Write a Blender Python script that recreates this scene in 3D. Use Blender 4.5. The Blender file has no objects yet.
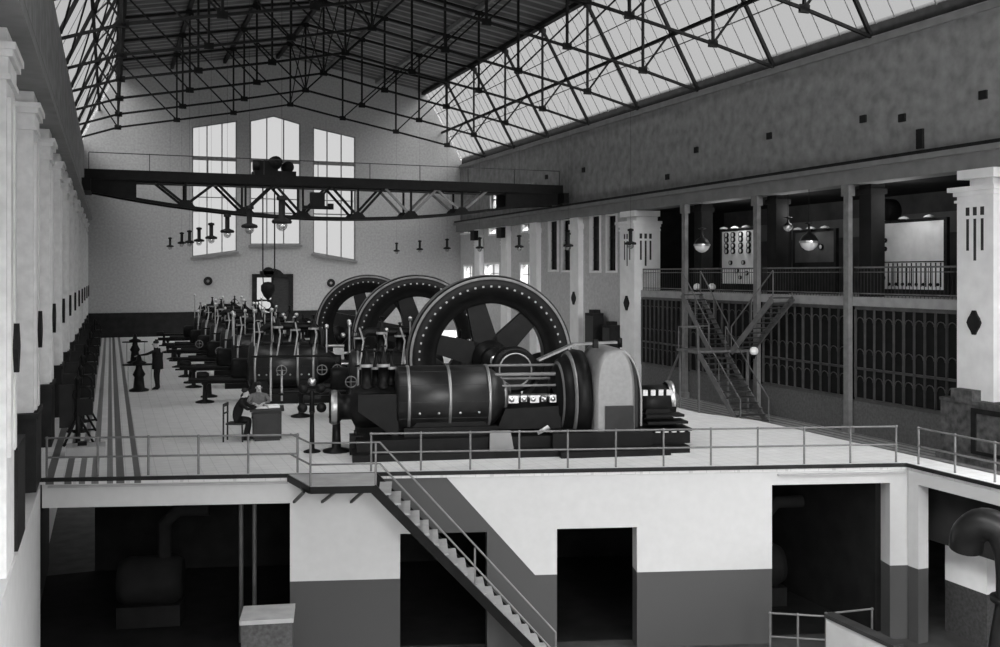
import bpy, math, random
from math import sin, cos, pi, radians, atan2, sqrt
from mathutils import Vector, Matrix
random.seed(7)
SC = bpy.context.scene
COL = SC.collection
# ------------------------------------------------------------------ camera model
TH = math.atan(0.39); CT, ST = cos(TH), sin(TH); H = 4.2; HY = 274.0
def P(px, py, w):
    u = (px-500)/1000*w
    return Vector((w*ST+u*CT, w*CT-u*ST, H-(py-HY)/1000*w))
def PF(px, py, z=0.0):
    return P(px, py, (H-z)*1000/(py-HY))
def PY(px, py, Y):
    t = (px-500)/1000
    return P(px, py, Y/(CT-t*ST))
def PX(px, py, X):
    t = (px-500)/1000
    return P(px, py, X/(ST+t*CT))
A0 = PF(40, 478); C0 = Vector((16.5, 17.42, 0)); A0.z = 0
WD = (C0-A0).normalized()                    # along the pit wall
WN = Vector((WD.y, -WD.x, 0))                # towards the viewer
if WN.y > 0: WN = -WN
def PW(px, py, off=0.0):                     # on the pit wall plane moved off metres forward
    d = P(px, py, 1.0)-Vector((0, 0, H))
    o = Vector((0, 0, H)); q = A0+WN*off
    t = (q-o).dot(WN)/d.dot(WN)
    return o+d*t
# ------------------------------------------------------------------ materials
def mat(name, v, rough=.6, metal=0.0, noise=.12, scale=6.0, bump=0.0, det=5, stretch=None, spec=None):
    m = bpy.data.materials.new(name); m.use_nodes = True
    nt = m.node_tree; b = nt.nodes['Principled BSDF']
    b.inputs['Roughness'].default_value = rough; b.inputs['Metallic'].default_value = metal
    if spec is None: spec = .12 if v < .06 else .3
    b.inputs['Specular IOR Level'].default_value = spec
    tc = nt.nodes.new('ShaderNodeTexCoord'); mp = nt.nodes.new('ShaderNodeMapping')
    nt.links.new(tc.outputs['Object'], mp.inputs[0])
    if stretch: mp.inputs['Scale'].default_value = stretch
    n = nt.nodes.new('ShaderNodeTexNoise'); n.inputs['Scale'].default_value = scale; n.inputs['Detail'].default_value = det
    nt.links.new(mp.outputs[0], n.inputs[0])
    r = nt.nodes.new('ShaderNodeValToRGB')
    a, c = v*(1-noise), v*(1+noise)
    r.color_ramp.elements[0].position = .3; r.color_ramp.elements[1].position = .7
    r.color_ramp.elements[0].color = (a, a, a, 1); r.color_ramp.elements[1].color = (c, c, c, 1)
    nt.links.new(n.outputs['Fac'], r.inputs[0]); nt.links.new(r.outputs[0], b.inputs['Base Color'])
    if bump:
        bp = nt.nodes.new('ShaderNodeBump'); bp.inputs['Strength'].default_value = bump
        nt.links.new(n.outputs['Fac'], bp.inputs['Height']); nt.links.new(bp.outputs[0], b.inputs['Normal'])
    m['ramp'] = r.name; m['mapn'] = mp.name
    return m
M = {}
M['iron'] = mat('dark_iron', .006, .42, .0, .3, 5)
M['iron2'] = mat('lagging_iron', .012, .36, .0, .35, 3, spec=.3)
M['steel'] = mat('bright_steel', .55, .28, .9, .1, 8)
M['band'] = mat('polished_band', .30, .4, .7, .1, 8)
M['shroud'] = mat('planished_sheet', .22, .45, .4, .08, 10)
M['truss'] = mat('truss_paint', .012, .6, 0, .2, 4)
M['purlin'] = mat('purlin_paint', .20, .6, 0, .2, 4)
M['rail'] = mat('railing_paint', .16, .5, .2, .2, 4)
M['rail2'] = mat('dull_steel', .30, .5, .3, .2, 8)
M['raildk'] = mat('dark_railing', .05, .5, .2, .2, 4)
M['white'] = mat('white_paint', .55, .6, 0, .05, 3)
M['column'] = mat('column_plaster', .86, .6, 0, .06, 2)
M['gable'] = mat('gable_brick', .40, .85, 0, .14, 7, .1, 12)
M['upper'] = mat('stained_render', .26, .9, 0, .24, 2.2, .1, 10)
M['wallr'] = mat('side_wall', .55, .85, 0, .12, 7, 0, 8)
M['beam'] = mat('beam_render', .22, .8, 0, .12, 2)
M['leftw'] = mat('left_wall', .68, .8, 0, .10, 5, 0, 8)
M['dado'] = mat('dark_dado', .018, .6, 0, .3, 3)
M['greyd'] = mat('grey_dado', .062, .8, 0, .3, 14, 0, 8)
M['slab'] = mat('slab_concrete', .33, .8, 0, .12, 3)
M['pit'] = mat('pit_floor', .06, .8, 0, .3, 2)
M['parapet'] = mat('grey_parapet', .12, .9, 0, .2, 12)
M['black'] = mat('basement_shade', .012, .95, 0, .3, 2)  # near-black base colour stands in for the unlit rooms behind the openings
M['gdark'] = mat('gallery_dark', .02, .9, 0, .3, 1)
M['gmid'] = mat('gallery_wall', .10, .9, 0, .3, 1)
M['marble'] = mat('marble', .85, .35, 0, .10, 1.8, 0, 10)
M['dark'] = mat('black_gauge', .012, .4, 0, .2, 4)
M['wood'] = mat('dark_wood', .035, .5, 0, .3, 3, 0, 6, (1, 1, 6))
M['suit'] = mat('dark_cloth', .012, .9, 0, .2, 20)
M['coat'] = mat('grey_cloth', .13, .9, 0, .2, 20)
M['skin'] = mat('skin', .38, .6, 0, .06, 20)
M['hair'] = mat('hair', .02, .7, 0, .2, 30)
M['paper'] = mat('paper', .8, .8, 0, .03, 5)
M['bulb'] = mat('milk_glass', .85, .25, 0, .03, 5)
M['screenl'] = mat('screen_lines', .085, .5, .2, .2, 4)
M['masonry'] = mat('coarse_masonry', .09, .9, 0, .5, 5, .2, 8)
def glassy(name, tint, diff):
    m = bpy.data.materials.new(name); m.use_nodes = True; nt = m.node_tree
    for n in list(nt.nodes): nt.nodes.remove(n)
    o = nt.nodes.new('ShaderNodeOutputMaterial'); mx = nt.nodes.new('ShaderNodeMixShader')
    t = nt.nodes.new('ShaderNodeBsdfTransparent'); t.inputs[0].default_value = (tint, tint, tint, 1)
    d = nt.nodes.new('ShaderNodeBsdfTranslucent'); d.inputs[0].default_value = (.5, .5, .5, 1)
    mx.inputs[0].default_value = diff
    nt.links.new(t.outputs[0], mx.inputs[1]); nt.links.new(d.outputs[0], mx.inputs[2]); nt.links.new(mx.outputs[0], o.inputs[0])
    return m
M['rglass'] = glassy('roof_glass', .35, .08)
M['wglass'] = glassy('window_glass', .74, .05)
def clearglass():
    m = bpy.data.materials.new('clear_globe'); m.use_nodes = True; nt = m.node_tree
    for n in list(nt.nodes): nt.nodes.remove(n)
    o = nt.nodes.new('ShaderNodeOutputMaterial'); mx = nt.nodes.new('ShaderNodeMixShader')
    t = nt.nodes.new('ShaderNodeBsdfTransparent'); g = nt.nodes.new('ShaderNodeBsdfGlossy'); g.inputs['Roughness'].default_value = .12
    t.inputs[0].default_value = (.7, .7, .7, 1); mx.inputs[0].default_value = .3
    nt.links.new(t.outputs[0], mx.inputs[1]); nt.links.new(g.outputs[0], mx.inputs[2]); nt.links.new(mx.outputs[0], o.inputs[0])
    return m
M['globe'] = clearglass()
def mth(nt, op, a, b=None):
    n = nt.nodes.new('ShaderNodeMath'); n.operation = op
    for i, v in enumerate((a, b)):
        if v is None: continue
        if isinstance(v, (int, float)): n.inputs[i].default_value = v
        else: nt.links.new(v, n.inputs[i])
    return n.outputs[0]
def xyz(nt):
    tc = nt.nodes.new('ShaderNodeTexCoord'); s = nt.nodes.new('ShaderNodeSeparateXYZ')
    nt.links.new(tc.outputs['Object'], s.inputs[0]); return s.outputs
def mulcol(m, fac, dark):
    """blend the base colour to 'dark' where fac is 1"""
    nt = m.node_tree; b = nt.nodes['Principled BSDF']; src = b.inputs['Base Color'].links[0].from_socket
    mx = nt.nodes.new('ShaderNodeMix'); mx.data_type = 'RGBA'
    nt.links.new(fac, mx.inputs[0]); nt.links.new(src, mx.inputs[6]); mx.inputs[7].default_value = (dark, dark, dark, 1)
    nt.links.new(mx.outputs[2], b.inputs['Base Color'])
# tiled deck: fine joints and the inlaid dark bands along the left wall
m = M['deck'] = mat('tiled_floor', .68, .45, 0, .07, 2.5, 0, 8)
nt = m.node_tree; x, y, z = xyz(nt)
jx = mth(nt, 'LESS_THAN', mth(nt, 'FRACT', mth(nt, 'MULTIPLY', x, 3.3)), .06)
jy = mth(nt, 'LESS_THAN', mth(nt, 'FRACT', mth(nt, 'MULTIPLY', y, 3.3)), .06)
mulcol(m, mth(nt, 'MULTIPLY', mth(nt, 'MAXIMUM', jx, jy), .35), .3)
acc = None
for a, b_, st in ((-1.24, -1.08, .95), (-.88, -.74, .92), (-.60, -.48, .82), (-.36, -.22, .82), (-.06, .06, .82), (.12, .28, .92), (.47, .60, .92)):
    s = mth(nt, 'MULTIPLY', mth(nt, 'MULTIPLY', mth(nt, 'GREATER_THAN', x, a), mth(nt, 'LESS_THAN', x, b_)), st)
    acc = s if acc is None else mth(nt, 'ADD', acc, s)
mulcol(m, acc, .07)
# lower aisle: lengthwise grey mosaic bands
m = M['aisle'] = mat('mosaic_aisle', .42, .6, 0, .3, 5, 0, 8)
nt = m.node_tree; x, y, z = xyz(nt)
mulcol(m, mth(nt, 'MULTIPLY', mth(nt, 'LESS_THAN', mth(nt, 'FRACT', mth(nt, 'MULTIPLY', x, 2.6)), .4), .75), .12)
# boarded ceiling with light joints across
m = M['boards'] = mat('ceiling_boards', .10, .8, 0, .35, 1.2, 0, 8)
nt = m.node_tree; x, y, z = xyz(nt)
mulcol(m, mth(nt, 'MULTIPLY', mth(nt, 'LESS_THAN', mth(nt, 'FRACT', mth(nt, 'MULTIPLY', y, 1.1)), .28), .75), .30)
# pit wall: white above, grey dado, and the raking dado that follows the stair
m = M['pitw'] = mat('pit_wall', .49, .7, 0, .03, 5, 0, 8)
nt = m.node_tree; x, y, z = xyz(nt)
s_ = mth(nt, 'ADD', mth(nt, 'MULTIPLY', mth(nt, 'SUBTRACT', x, A0.x), WD.x), mth(nt, 'MULTIPLY', mth(nt, 'SUBTRACT', y, A0.y), WD.y))
def sz(px, py):
    p = PW(px, py); return (p-A0).dot(WD), p.z
def below(p, q):
    (s0, z0), (s1, z1) = p, q; k = (z1-z0)/(s1-s0)
    return mth(nt, 'LESS_THAN', z, mth(nt, 'ADD', mth(nt, 'MULTIPLY', mth(nt, 'SUBTRACT', s_, s0), k), z0))
l1 = below(sz(447, 478), sz(536, 576)); l0 = below(sz(374, 486), sz(470, 590))
band = mth(nt, 'MULTIPLY', mth(nt, 'MULTIPLY', l1, mth(nt, 'SUBTRACT', 1.0, l0)), mth(nt, 'GREATER_THAN', s_, sz(376, 480)[0]))
mulcol(m, mth(nt, 'MAXIMUM', band, mth(nt, 'LESS_THAN', z, -2.27)), .062)
# ------------------------------------------------------------------ mesh helper
class MB:
    def __init__(s): s.v = []; s.f = []; s.sm = []
    def add(s, vs, fs, smooth=False):
        n = len(s.v); s.v += [tuple(v) for v in vs]; s.f += [tuple(i+n for i in f) for f in fs]; s.sm += [smooth]*len(fs); return s
    def box(s, x0, y0, z0, x1, y1, z1):
        x0, x1 = sorted((x0, x1)); y0, y1 = sorted((y0, y1)); z0, z1 = sorted((z0, z1))
        v = [(x, y, z) for x in (x0, x1) for y in (y0, y1) for z in (z0, z1)]
        return s.add(v, [(0, 1, 3, 2), (4, 6, 7, 5), (0, 4, 5, 1), (2, 3, 7, 6), (0, 2, 6, 4), (1, 5, 7, 3)])
    def bar(s, a, b, w, h=None, up=Vector((0, 0, 1))):
        a = Vector(a); b = Vector(b); h = h or w; d = (b-a)
        if d.length < 1e-6: return s
        d.normalize(); r = d.cross(up)
        if r.length < 1e-3: r = d.cross(Vector((0, 1, 0)))
        r.normalize(); u = r.cross(d); r = r*w/2; u = u*h/2
        v = [q+i*r+j*u for q in (a, b) for i, j in ((-1, -1), (1, -1), (1, 1), (-1, 1))]
        return s.add(v, [(3, 2, 1, 0), (4, 5, 6, 7), (0, 1, 5, 4), (1, 2, 6, 5), (2, 3, 7, 6), (3, 0, 4, 7)])
    def tube(s, pts, r, n=8, caps=True):
        pts = [Vector(p) for p in pts]; rs = r if isinstance(r, (list, tuple)) else [r]*len(pts)
        vs = []; ref = None
        for i, p in enumerate(pts):
            d = (pts[min(i+1, len(pts)-1)]-pts[max(i-1, 0)]).normalized()
            if ref is None:
                ref = d.cross(Vector((0, 0, 1)))
                if ref.length < 1e-3: ref = Vector((1, 0, 0))
            a = (ref-d*ref.dot(d)).normalized(); ref = a; b = d.cross(a)
            vs += [p+(a*cos(2*pi*k/n)+b*sin(2*pi*k/n))*rs[i] for k in range(n)]
        fs = []
        for i in range(len(pts)-1):
            for k in range(n):
                fs.append((i*n+k, i*n+(k+1) % n, (i+1)*n+(k+1) % n, (i+1)*n+k))
        s.add(vs, fs, True)
        if caps:
            N = len(pts)-1
            s.add(vs[:n], [tuple(reversed(range(n)))]); s.add(vs[N*n:], [tuple(range(n))])
        return s
    def lathe(s, prof, c=(0, 0, 0), axis='z', n=24):
        """prof: (radius, height) pairs; revolved round an axis through c"""
        c = Vector(c); ax = {'z': (Vector((1, 0, 0)), Vector((0, 1, 0)), Vector((0, 0, 1))), 'x': (Vector((0, 1, 0)), Vector((0, 0, 1)), Vector((1, 0, 0))), 'y': (Vector((0, 0, 1)), Vector((1, 0, 0)), Vector((0, 1, 0)))}[axis]
        vs = []
        for r, h in prof:
            for k in range(n):
                a = 2*pi*k/n; vs.append(c+ax[0]*r*cos(a)+ax[1]*r*sin(a)+ax[2]*h)
        fs = [(i*n+k, i*n+(k+1) % n, (i+1)*n+(k+1) % n, (i+1)*n+k) for i in range(len(prof)-1) for k in range(n)]
        return s.add(vs, fs, True)
    def prism(s, poly, d):
        """poly: list of 3-D points (planar), extruded by vector d"""
        p = [Vector(q) for q in poly]; d = Vector(d); n = len(p)
        nrm = Vector((0, 0, 0))
        for i in range(n): nrm += p[i].cross(p[(i+1) % n])
        if nrm.dot(d) > 0: p.reverse()
        return s.add(p+[q+d for q in p], [tuple(range(n)), tuple(reversed(range(n, 2*n)))]+[(i, n+i, n+(i+1) % n, (i+1) % n) for i in range(n)])
    def sphere(s, c, r, n=12, sc=(1, 1, 1)):
        c = Vector(c); m = n//2
        prof = [(max(1e-4, sin(pi*i/m)), -cos(pi*i/m)) for i in range(m+1)]
        vs = []
        for rr, h in prof:
            for k in range(n):
                a = 2*pi*k/n; vs.append(c+Vector((rr*cos(a)*r*sc[0], rr*sin(a)*r*sc[1], h*r*sc[2])))
        return s.add(vs, [(i*n+k, i*n+(k+1) % n, (i+1)*n+(k+1) % n, (i+1)*n+k) for i in range(m) for k in range(n)], True)
    def build(s, name, mt, parent=None):
        me = bpy.data.meshes.new(name); me.from_pydata(s.v, [], s.f)
        me.polygons.foreach_set('use_smooth', s.sm); me.materials.append(M[mt] if isinstance(mt, str) else mt); me.update()
        o = bpy.data.objects.new(name, me); COL.objects.link(o)
        if parent: o.parent = parent
        return o
def struct(mb, name, mt):
    o = mb.build(name, mt); o['kind'] = 'structure'; return o
def tag(o, label, cat, group=None, kind=None):
    o['label'] = label; o['category'] = cat
    if group: o['group'] = group
    if kind: o['kind'] = kind
    return o
def thing(name, label, cat, loc=(0, 0, 0), rz=0, group=None):
    o = bpy.data.objects.new(name, None); o.empty_display_size = .2; COL.objects.link(o)
    o.location = loc; o.rotation_euler = (0, 0, rz); return tag(o, label, cat, group)
def dup(root, loc=None, rz=None, label=None, group=None):
    def cp(o, par):
        c = o.copy(); COL.objects.link(c); c.parent = par
        for ch in list(o.children): cp(ch, c)
        return c
    r = cp(root, None)
    if loc is not None: r.location = loc
    if rz is not None: r.rotation_euler = (0, 0, rz)
    if label: r['label'] = label
    if group: r['group'] = group
    return r
ORD = ['nearest', 'second', 'third', 'fourth', 'fifth', 'sixth', 'seventh', 'eighth', 'ninth', 'tenth', 'eleventh']
XL, XR, YF = -1.7, 24.5, 71.0
# ================================================================== SETTING
# deck slab
lan = PF(372, 473)
E1 = C0.copy()
deckpts = [(A0.x-.4, A0.y+.12), (E1.x, E1.y), (16.5, 6), (17.3, 6), (17.3, 24), (16.6, 26), (16.6, YF), (XL, YF), (XL, A0.y+.2)]
struct(MB().prism([(x, y, 0) for x, y in deckpts], (0, 0, -.14)), 'floor', 'deck')
# dark nosing along the front edge
nz = MB(); nz.bar(A0+WN*.03+Vector((0, 0, -.035)), E1+WN*.03+Vector((0, 0, -.035)), .07, .075); nz.bar((16.46, E1.y, -.035), (16.46, 6, -.035), .07, .075)
struct(nz, 'trim_1', 'dado')
struct(MB().box(17.35, -6, -1.55, 30, YF, -1.4), 'floor_aisle', 'aisle')
struct(MB().box(16.62, 24.2, -1.4, 16.9, YF, -.142), 'wall_deck_side', 'slab')
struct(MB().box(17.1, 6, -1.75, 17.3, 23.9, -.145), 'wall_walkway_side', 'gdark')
struct(MB().box(XL-.3, -6, -4.1, 30, 40, -3.9), 'floor_pit', 'pit')
# pit wall with openings
def sW(px): return (PW(px, 480)-A0).dot(WD)
pw = MB(); TH_W = .45
def wseg(pa, pb, z0, z1, th=TH_W, off=0.0):
    a = A0+WD*sW(pa)+WN*off; b = A0+WD*sW(pb)+WN*off
    pw.prism([(a.x, a.y, z0), (b.x, b.y, z0), (b.x, b.y, z1), (a.x, a.y, z1)], -WN*th)
zt = -.142
wseg(42, 290, -.62, zt); wseg(290, 400, -3.9, zt); wseg(400, 487, PW(440, 533).z, zt); wseg(487, 557, -3.9, zt)
wseg(557, 637, PW(600, 528).z, zt); wseg(637, 772, -3.9, zt); wseg(772, 890, PW(830, 484).z, zt); wseg(890, 911, -3.9, zt)
pw.box(16.5, 17.08, -3.9, 16.78, 17.38, zt)
pw.box(16.5, 6, -.42, 17.05, 17.08, zt)
struct(pw, 'wall_pit', 'pitw')
# raised moulding on the two lintels
lm = MB()
for pa, pb, py in ((48, 288, 487), (778, 905, 475)):
    a = PW(pa, py, .03); b = PW(pb, py-1, .03); b.z = a.z; lm.bar(a, b, .06, .04)
struct(lm, 'trim_2', 'slab')
# basement rooms, coloured near black to imitate the shade inside
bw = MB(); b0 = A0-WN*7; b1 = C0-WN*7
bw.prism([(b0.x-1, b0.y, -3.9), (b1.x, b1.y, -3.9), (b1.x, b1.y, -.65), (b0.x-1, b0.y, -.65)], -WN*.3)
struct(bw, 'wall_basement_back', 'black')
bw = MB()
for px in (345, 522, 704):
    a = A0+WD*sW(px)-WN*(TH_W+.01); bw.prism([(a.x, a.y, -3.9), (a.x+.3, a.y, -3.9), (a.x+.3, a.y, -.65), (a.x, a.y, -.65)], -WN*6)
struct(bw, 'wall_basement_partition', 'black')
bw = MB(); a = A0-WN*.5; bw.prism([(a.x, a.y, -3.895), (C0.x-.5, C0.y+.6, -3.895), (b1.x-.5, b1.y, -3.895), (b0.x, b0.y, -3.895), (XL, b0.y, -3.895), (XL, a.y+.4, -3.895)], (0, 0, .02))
struct(bw, 'floor_basement_shade', 'black')  # thin black sheet over the pit floor, painting the shade indoors
struct(MB().box(XL, A0.y+.2, -3.9, XL+.12, A0.y+8, -.6), 'wall_basement_left_shade', 'black')  # black panel laid on the left wall in place of shade
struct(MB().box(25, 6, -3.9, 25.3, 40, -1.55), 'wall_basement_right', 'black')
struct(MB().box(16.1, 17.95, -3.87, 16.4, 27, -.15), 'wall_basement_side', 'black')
a = PX(945, 537, 17.7); b = PX(987, 537, 17.7)
struct(MB().box(17.7, b.y, -2.75, 18.0, a.y, -1.8), 'wall_inner', 'column')
struct(MB().box(17.7, b.y, -3.9, 18.0, a.y, -2.75), 'wall_inner_dado', 'greyd')
# left wall
struct(MB().box(XL-.4, -6, -3.9, XL, YF+.4, 12.45), 'wall_left', 'leftw')
struct(MB().box(XL-.45, -6, 12.45, XL-.12, YF+.4, 12.95), 'trim_11', 'dado')
struct(MB().box(XR+.1, -6, 12.4, XR+.55, YF+.4, 12.95), 'trim_12', 'dado')
struct(MB().box(XL, -6, -3.9, -1.34, A0.y+.05, -.15), 'wall_left_plinth', 'white')
# far wall with window openings
def fw(px, py): p = PY(px, py, YF); return (p.x, p.z)
wins = [dict(l=192, r=237, tl=127, tr=120.5, bl=257, br=251), dict(l=250, r=300.5, tl=120.5, tr=123.5, bl=244.5, br=244.5, peak=(274, 115.5)), dict(l=313, r=355.5, tl=127, tr=137, bl=253, br=260.5)]
def fcol(x0, x1, zb0, zb1, zt0, zt1, mb):
    mb.prism([(x0, YF, zb0), (x1, YF, zb1), (x1, YF, zt1), (x0, YF, zt0)], (0, .5, 0))
RX = [-1.75, .45, 3.9, 7.35, 10.95, 14.4, 18.05, 21.7, 24.5]
RB = [12.45, 13.2, 13.85, 14.5, 15.25, 14.55, 13.85, 13.1, 12.4]
RT = [12.5, 17.3, 17.95, 18.6, 19.2, 18.6, 17.95, 17.35, 12.45]
def rooft(x):
    for i in range(8):
        if RX[i] <= x <= RX[i+1]: return RT[i]+(RT[i+1]-RT[i])*(x-RX[i])/(RX[i+1]-RX[i])
    return RT[0] if x < RX[0] else RT[-1]
g = MB()
door = (fw(252, 274), fw(293, 338))
dx0, dx1, dz = door[0][0], door[1][0], door[0][1]
brk = sorted(set([XL-.3, XR+.3, dx0, dx1]+RX[1:-1]+[fw(w[k], 200)[0] for w in wins for k in 'lr']+[fw(274, 200)[0]]))
for x0, x1 in zip(brk[:-1], brk[1:]):
    xm = (x0+x1)/2; t0, t1 = rooft(max(x0, RX[0]))+.4, rooft(min(x1, RX[-1]))+.4; lo = 0.0
    if dx0-.01 < xm < dx1: lo = dz
    hit = None
    for w in wins:
        a, b = fw(w['l'], 200)[0], fw(w['r'], 200)[0]
        if a < xm < b: hit = (w, a, b)
    if not hit: fcol(x0, x1, lo, lo, t0, t1, g); continue
    w, a, b = hit
    def zz(px, py): return fw(px, py)[1]
    zb = lambda x: zz(w['l'], w['bl'])+(zz(w['r'], w['br'])-zz(w['l'], w['bl']))*(x-a)/(b-a)
    if 'peak' in w:
        pk = fw(*w['peak'])
        zq = lambda x: (zz(w['l'], w['tl'])+(pk[1]-zz(w['l'], w['tl']))*(x-a)/(pk[0]-a)) if x <= pk[0] else (pk[1]+(zz(w['r'], w['tr'])-pk[1])*(x-pk[0])/(b-pk[0]))
    else:
        zq = lambda x: zz(w['l'], w['tl'])+(zz(w['r'], w['tr'])-zz(w['l'], w['tl']))*(x-a)/(b-a)
    fcol(x0, x1, lo, lo, zb(x0), zb(x1), g); fcol(x0, x1, zq(x0), zq(x1), t0, t1, g)
struct(g, 'wall_far', 'gable')
# gable windows: frame, mullions, pane
for i, w in enumerate(wins):
    zz = lambda px, py: fw(px, py)[1]
    a, b = fw(w['l'], 200)[0], fw(w['r'], 200)[0]
    top = [(a, zz(w['l'], w['tl'])), (b, zz(w['r'], w['tr']))]
    if 'peak' in w: top.insert(1, fw(*w['peak']))
    ring = [(a, zz(w['l'], w['bl'])), (b, zz(w['r'], w['br']))]+top[::-1]
    f = MB()
    for p, q in zip(ring, ring[1:]+ring[:1]): f.bar((p[0], YF+.1, p[1]), (q[0], YF+.1, q[1]), .16, .14)
    def zat(x, line):
        for (x0, z0), (x1, z1) in zip(line[:-1], line[1:]):
            if x0 <= x <= x1: return z0+(z1-z0)*(x-x0)/(x1-x0)
    bot = [ring[0], ring[1]]
    for k in (1, 2):
        x = a+(b-a)*k/3; f.bar((x, YF+.12, zat(x, bot)), (x, YF+.12, zat(x, top)), .07, .1, Vector((0, 1, 0)))
    for py, t in ((161.5, .2), (213, .08), (199, .06)):
        f.bar((a, YF+.1, fw(275, py)[1]), (b, YF+.1, fw(275, py)[1]), .12, t)
    fr = struct(f, 'window_%d' % (i+1), 'purlin')
    gl = MB().prism([(x, YF+.2, z) for x, z in ring], (0, .02, 0)).build('pane', 'wglass', fr)
    sl = MB(); sl.bar((ring[0][0]-.1, YF-.06, ring[0][1]-.1), (ring[1][0]+.1, YF-.06, ring[1][1]-.1), .3, .15); sl.build('window_sill', 'beam', fr)
# far door
f = MB(); f.box(dx0, YF-.1, 0, dx0+.25, YF+.1, dz); f.box(dx1-.25, YF-.1, 0, dx1, YF+.1, dz); f.box(dx0+.25, YF-.1, dz-.25, dx1-.25, YF+.1, dz)
dr = struct(f, 'door_1', 'dado'); xm = (dx0+dx1)/2
lf = MB(); lf.box(xm, YF, 0, dx1-.25, YF+.08, dz-.25)
for k in range(4): lf.box(xm+.12, YF-.02, .2+k*1.0, dx1-.37, YF, 1.0+k*1.0)
lf.build('door_leaf', 'wood', dr)
lf = MB(); lf.box(dx0+.25, YF, 0, dx0+.34, YF+.06, dz-.25); lf.box(xm-.09, YF, 0, xm, YF+.06, dz-.25)
for zz_ in (0.0, 1.25, 2.3): lf.box(dx0+.34, YF, zz_, xm-.09, YF+.06, zz_+.12)
l2 = lf.build('glazed_leaf', 'dado', dr)
MB().box(dx0+.34, YF+.03, .1, xm-.09, YF+.05, dz-.25).build('pane', 'wglass', l2)
pd = MB(); pd.prism([(xm-.55, YF-.12, dz), (xm+.75, YF-.12, dz), (xm+.5, YF-.12, dz+.25), (xm+.1, YF-.12, dz+.4), (xm-.3, YF-.12, dz+.25)], (0, .12, 0)); pd.build('door_crest', 'dado', dr)
# far dado
dd = MB(); dd.box(XL, YF-.1, 0, dx0, YF-.001, 1.62); dd.box(dx1, YF-.1, 0, 16.5, YF-.001, 1.62)
struct(dd, 'trim_3', 'dado')
# right wall upper part (above the crane beam)
up = MB(); up.box(XR, -6, 8.02, XR+.5, 49.3, 12.4)
YW = [(49.9, 52.2), (54.6, 59.2)]
# far part has high white windows: pieces around them
hw = []
for (pa, pb) in ((490, 508), (517, 523.5), (526, 530.5), (532.5, 537)):
    hw.append((PX(pb, 180, XR).y, PX(pa, 180, XR).y))
ys = [49.3]+sorted([v for q in hw for v in q])+[YF]
for y0, y1 in zip(ys[:-1], ys[1:]):
    if (y0, y1) in hw: up.box(XR, y0, 8.02, XR+.5, y1, 8.7); up.box(XR, y0, 9.9, XR+.5, y1, 12.4)
    else: up.box(XR, y0, 8.02, XR+.5, y1, 12.4)
struct(up, 'wall_right_upper', 'upper')
for k, (y0, y1) in enumerate(hw):
    f = MB(); f.box(XR+.2, y0, 8.7, XR+.3, y0+.1, 9.9); f.box(XR+.2, y1-.1, 8.7, XR+.3, y1, 9.9); f.box(XR+.2, y0, 9.3, XR+.3, y1, 9.36)
    o = struct(f, 'window_%d' % (4+k), 'purlin'); MB().box(XR+.35, y0, 8.7, XR+.37, y1, 9.9).build('pane', 'wglass', o)
struct(MB().box(XR-.12, -6, 12.1, XR, YF, 12.32), 'trim_4', 'beam')
# crane beams (right and left) with rail
cb = MB(); cb.box(XR-.35, -6, 7.35, XR+.5, YF, 7.85); cb.box(XR-.55, -6, 7.85, XR+.5, YF, 8.02)
struct(cb, 'wall_right_beam', 'beam')
cb = MB(); cb.box(XL, -6, 8.9, XL+.12, YF, 12.45)
struct(cb, 'trim_5', 'upper')
cb = MB(); cb.box(XL, -6, 7.75, -1.1, YF, 7.95); cb.box(XL, -6, 7.95, -1.25, YF, 8.3)
struct(cb, 'trim_6', 'beam')
cr = MB(); cr.box(XR-.5, 12, 8.02, XR-.42, YF, 8.14); struct(cr, 'trim_7', 'dado')
cr = MB(); cr.box(-1.22, 8, 7.95, -1.14, YF, 8.1); struct(cr, 'trim_8', 'dado')
# small iron wall anchors high on the right wall
an = [(903, 118), (864, 119), (770, 136), (697, 150), (921, 139), (668, 177), (984, 95), (547, 177), (584, 170)]
for k, (px, py) in enumerate(an):
    c = PX(px, py, XR); h = .32 if px in (921,) else .13
    tag(MB().box(XR-.08, c.y-.14, c.z-h, XR, c.y+.14, c.z+h).build('wall_anchor', 'dado'), 'small dark anchor plate on upper right wall, %s' % ['above the near gallery opening', 'beside a stain over the gallery', 'over the middle gallery bay', 'over the staircase bay', 'the tallest, just above the beam', 'lowest, over the large pier', 'nearest the right edge of the photo', 'just right of the high windows', 'between the high windows and the large pier'][k], 'wall anchor')
# right wall lower, far part: pieces with windows
rl = MB(); base = -1.4
holes = []  # (pxa, pxb, pytop, pybot)
for q in ((549, 558, 221, 270), (562.5, 572, 220, 270.5), (590.5, 600.5, 216, 271), (607, 617, 215.5, 271), (464, 473, 266, 290), (484.5, 500, 264, 292), (520.5, 533, 264, 295), (459, 475, 222, 233), (489, 500, 219, 234), (522, 532, 217, 231)):
    y1 = PX(q[0], 250, XR).y; y0 = PX(q[1], 250, XR).y; c = (q[0]+q[1])/2
    holes.append((y0, y1, PX(c, q[3], XR).z, PX(c, q[2], XR).z))
pil = [PX(px, 250, XR).y for px in (455, 481, 508, 537.5, 579)]
cuts = sorted(set([44.9, YF]+[v for h in holes for v in h[:2]]))
for y0, y1 in zip(cuts[:-1], cuts[1:]):
    hs = sorted([h for h in holes if h[0] < (y0+y1)/2 < h[1]], key=lambda h: h[2]); zc = base
    for h in hs: rl.box(XR, y0, zc, XR+.5, y1, h[2]); zc = h[3]
    rl.box(XR, y0, zc, XR+.5, y1, 7.35)
struct(rl, 'wall_right', 'wallr')
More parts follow.
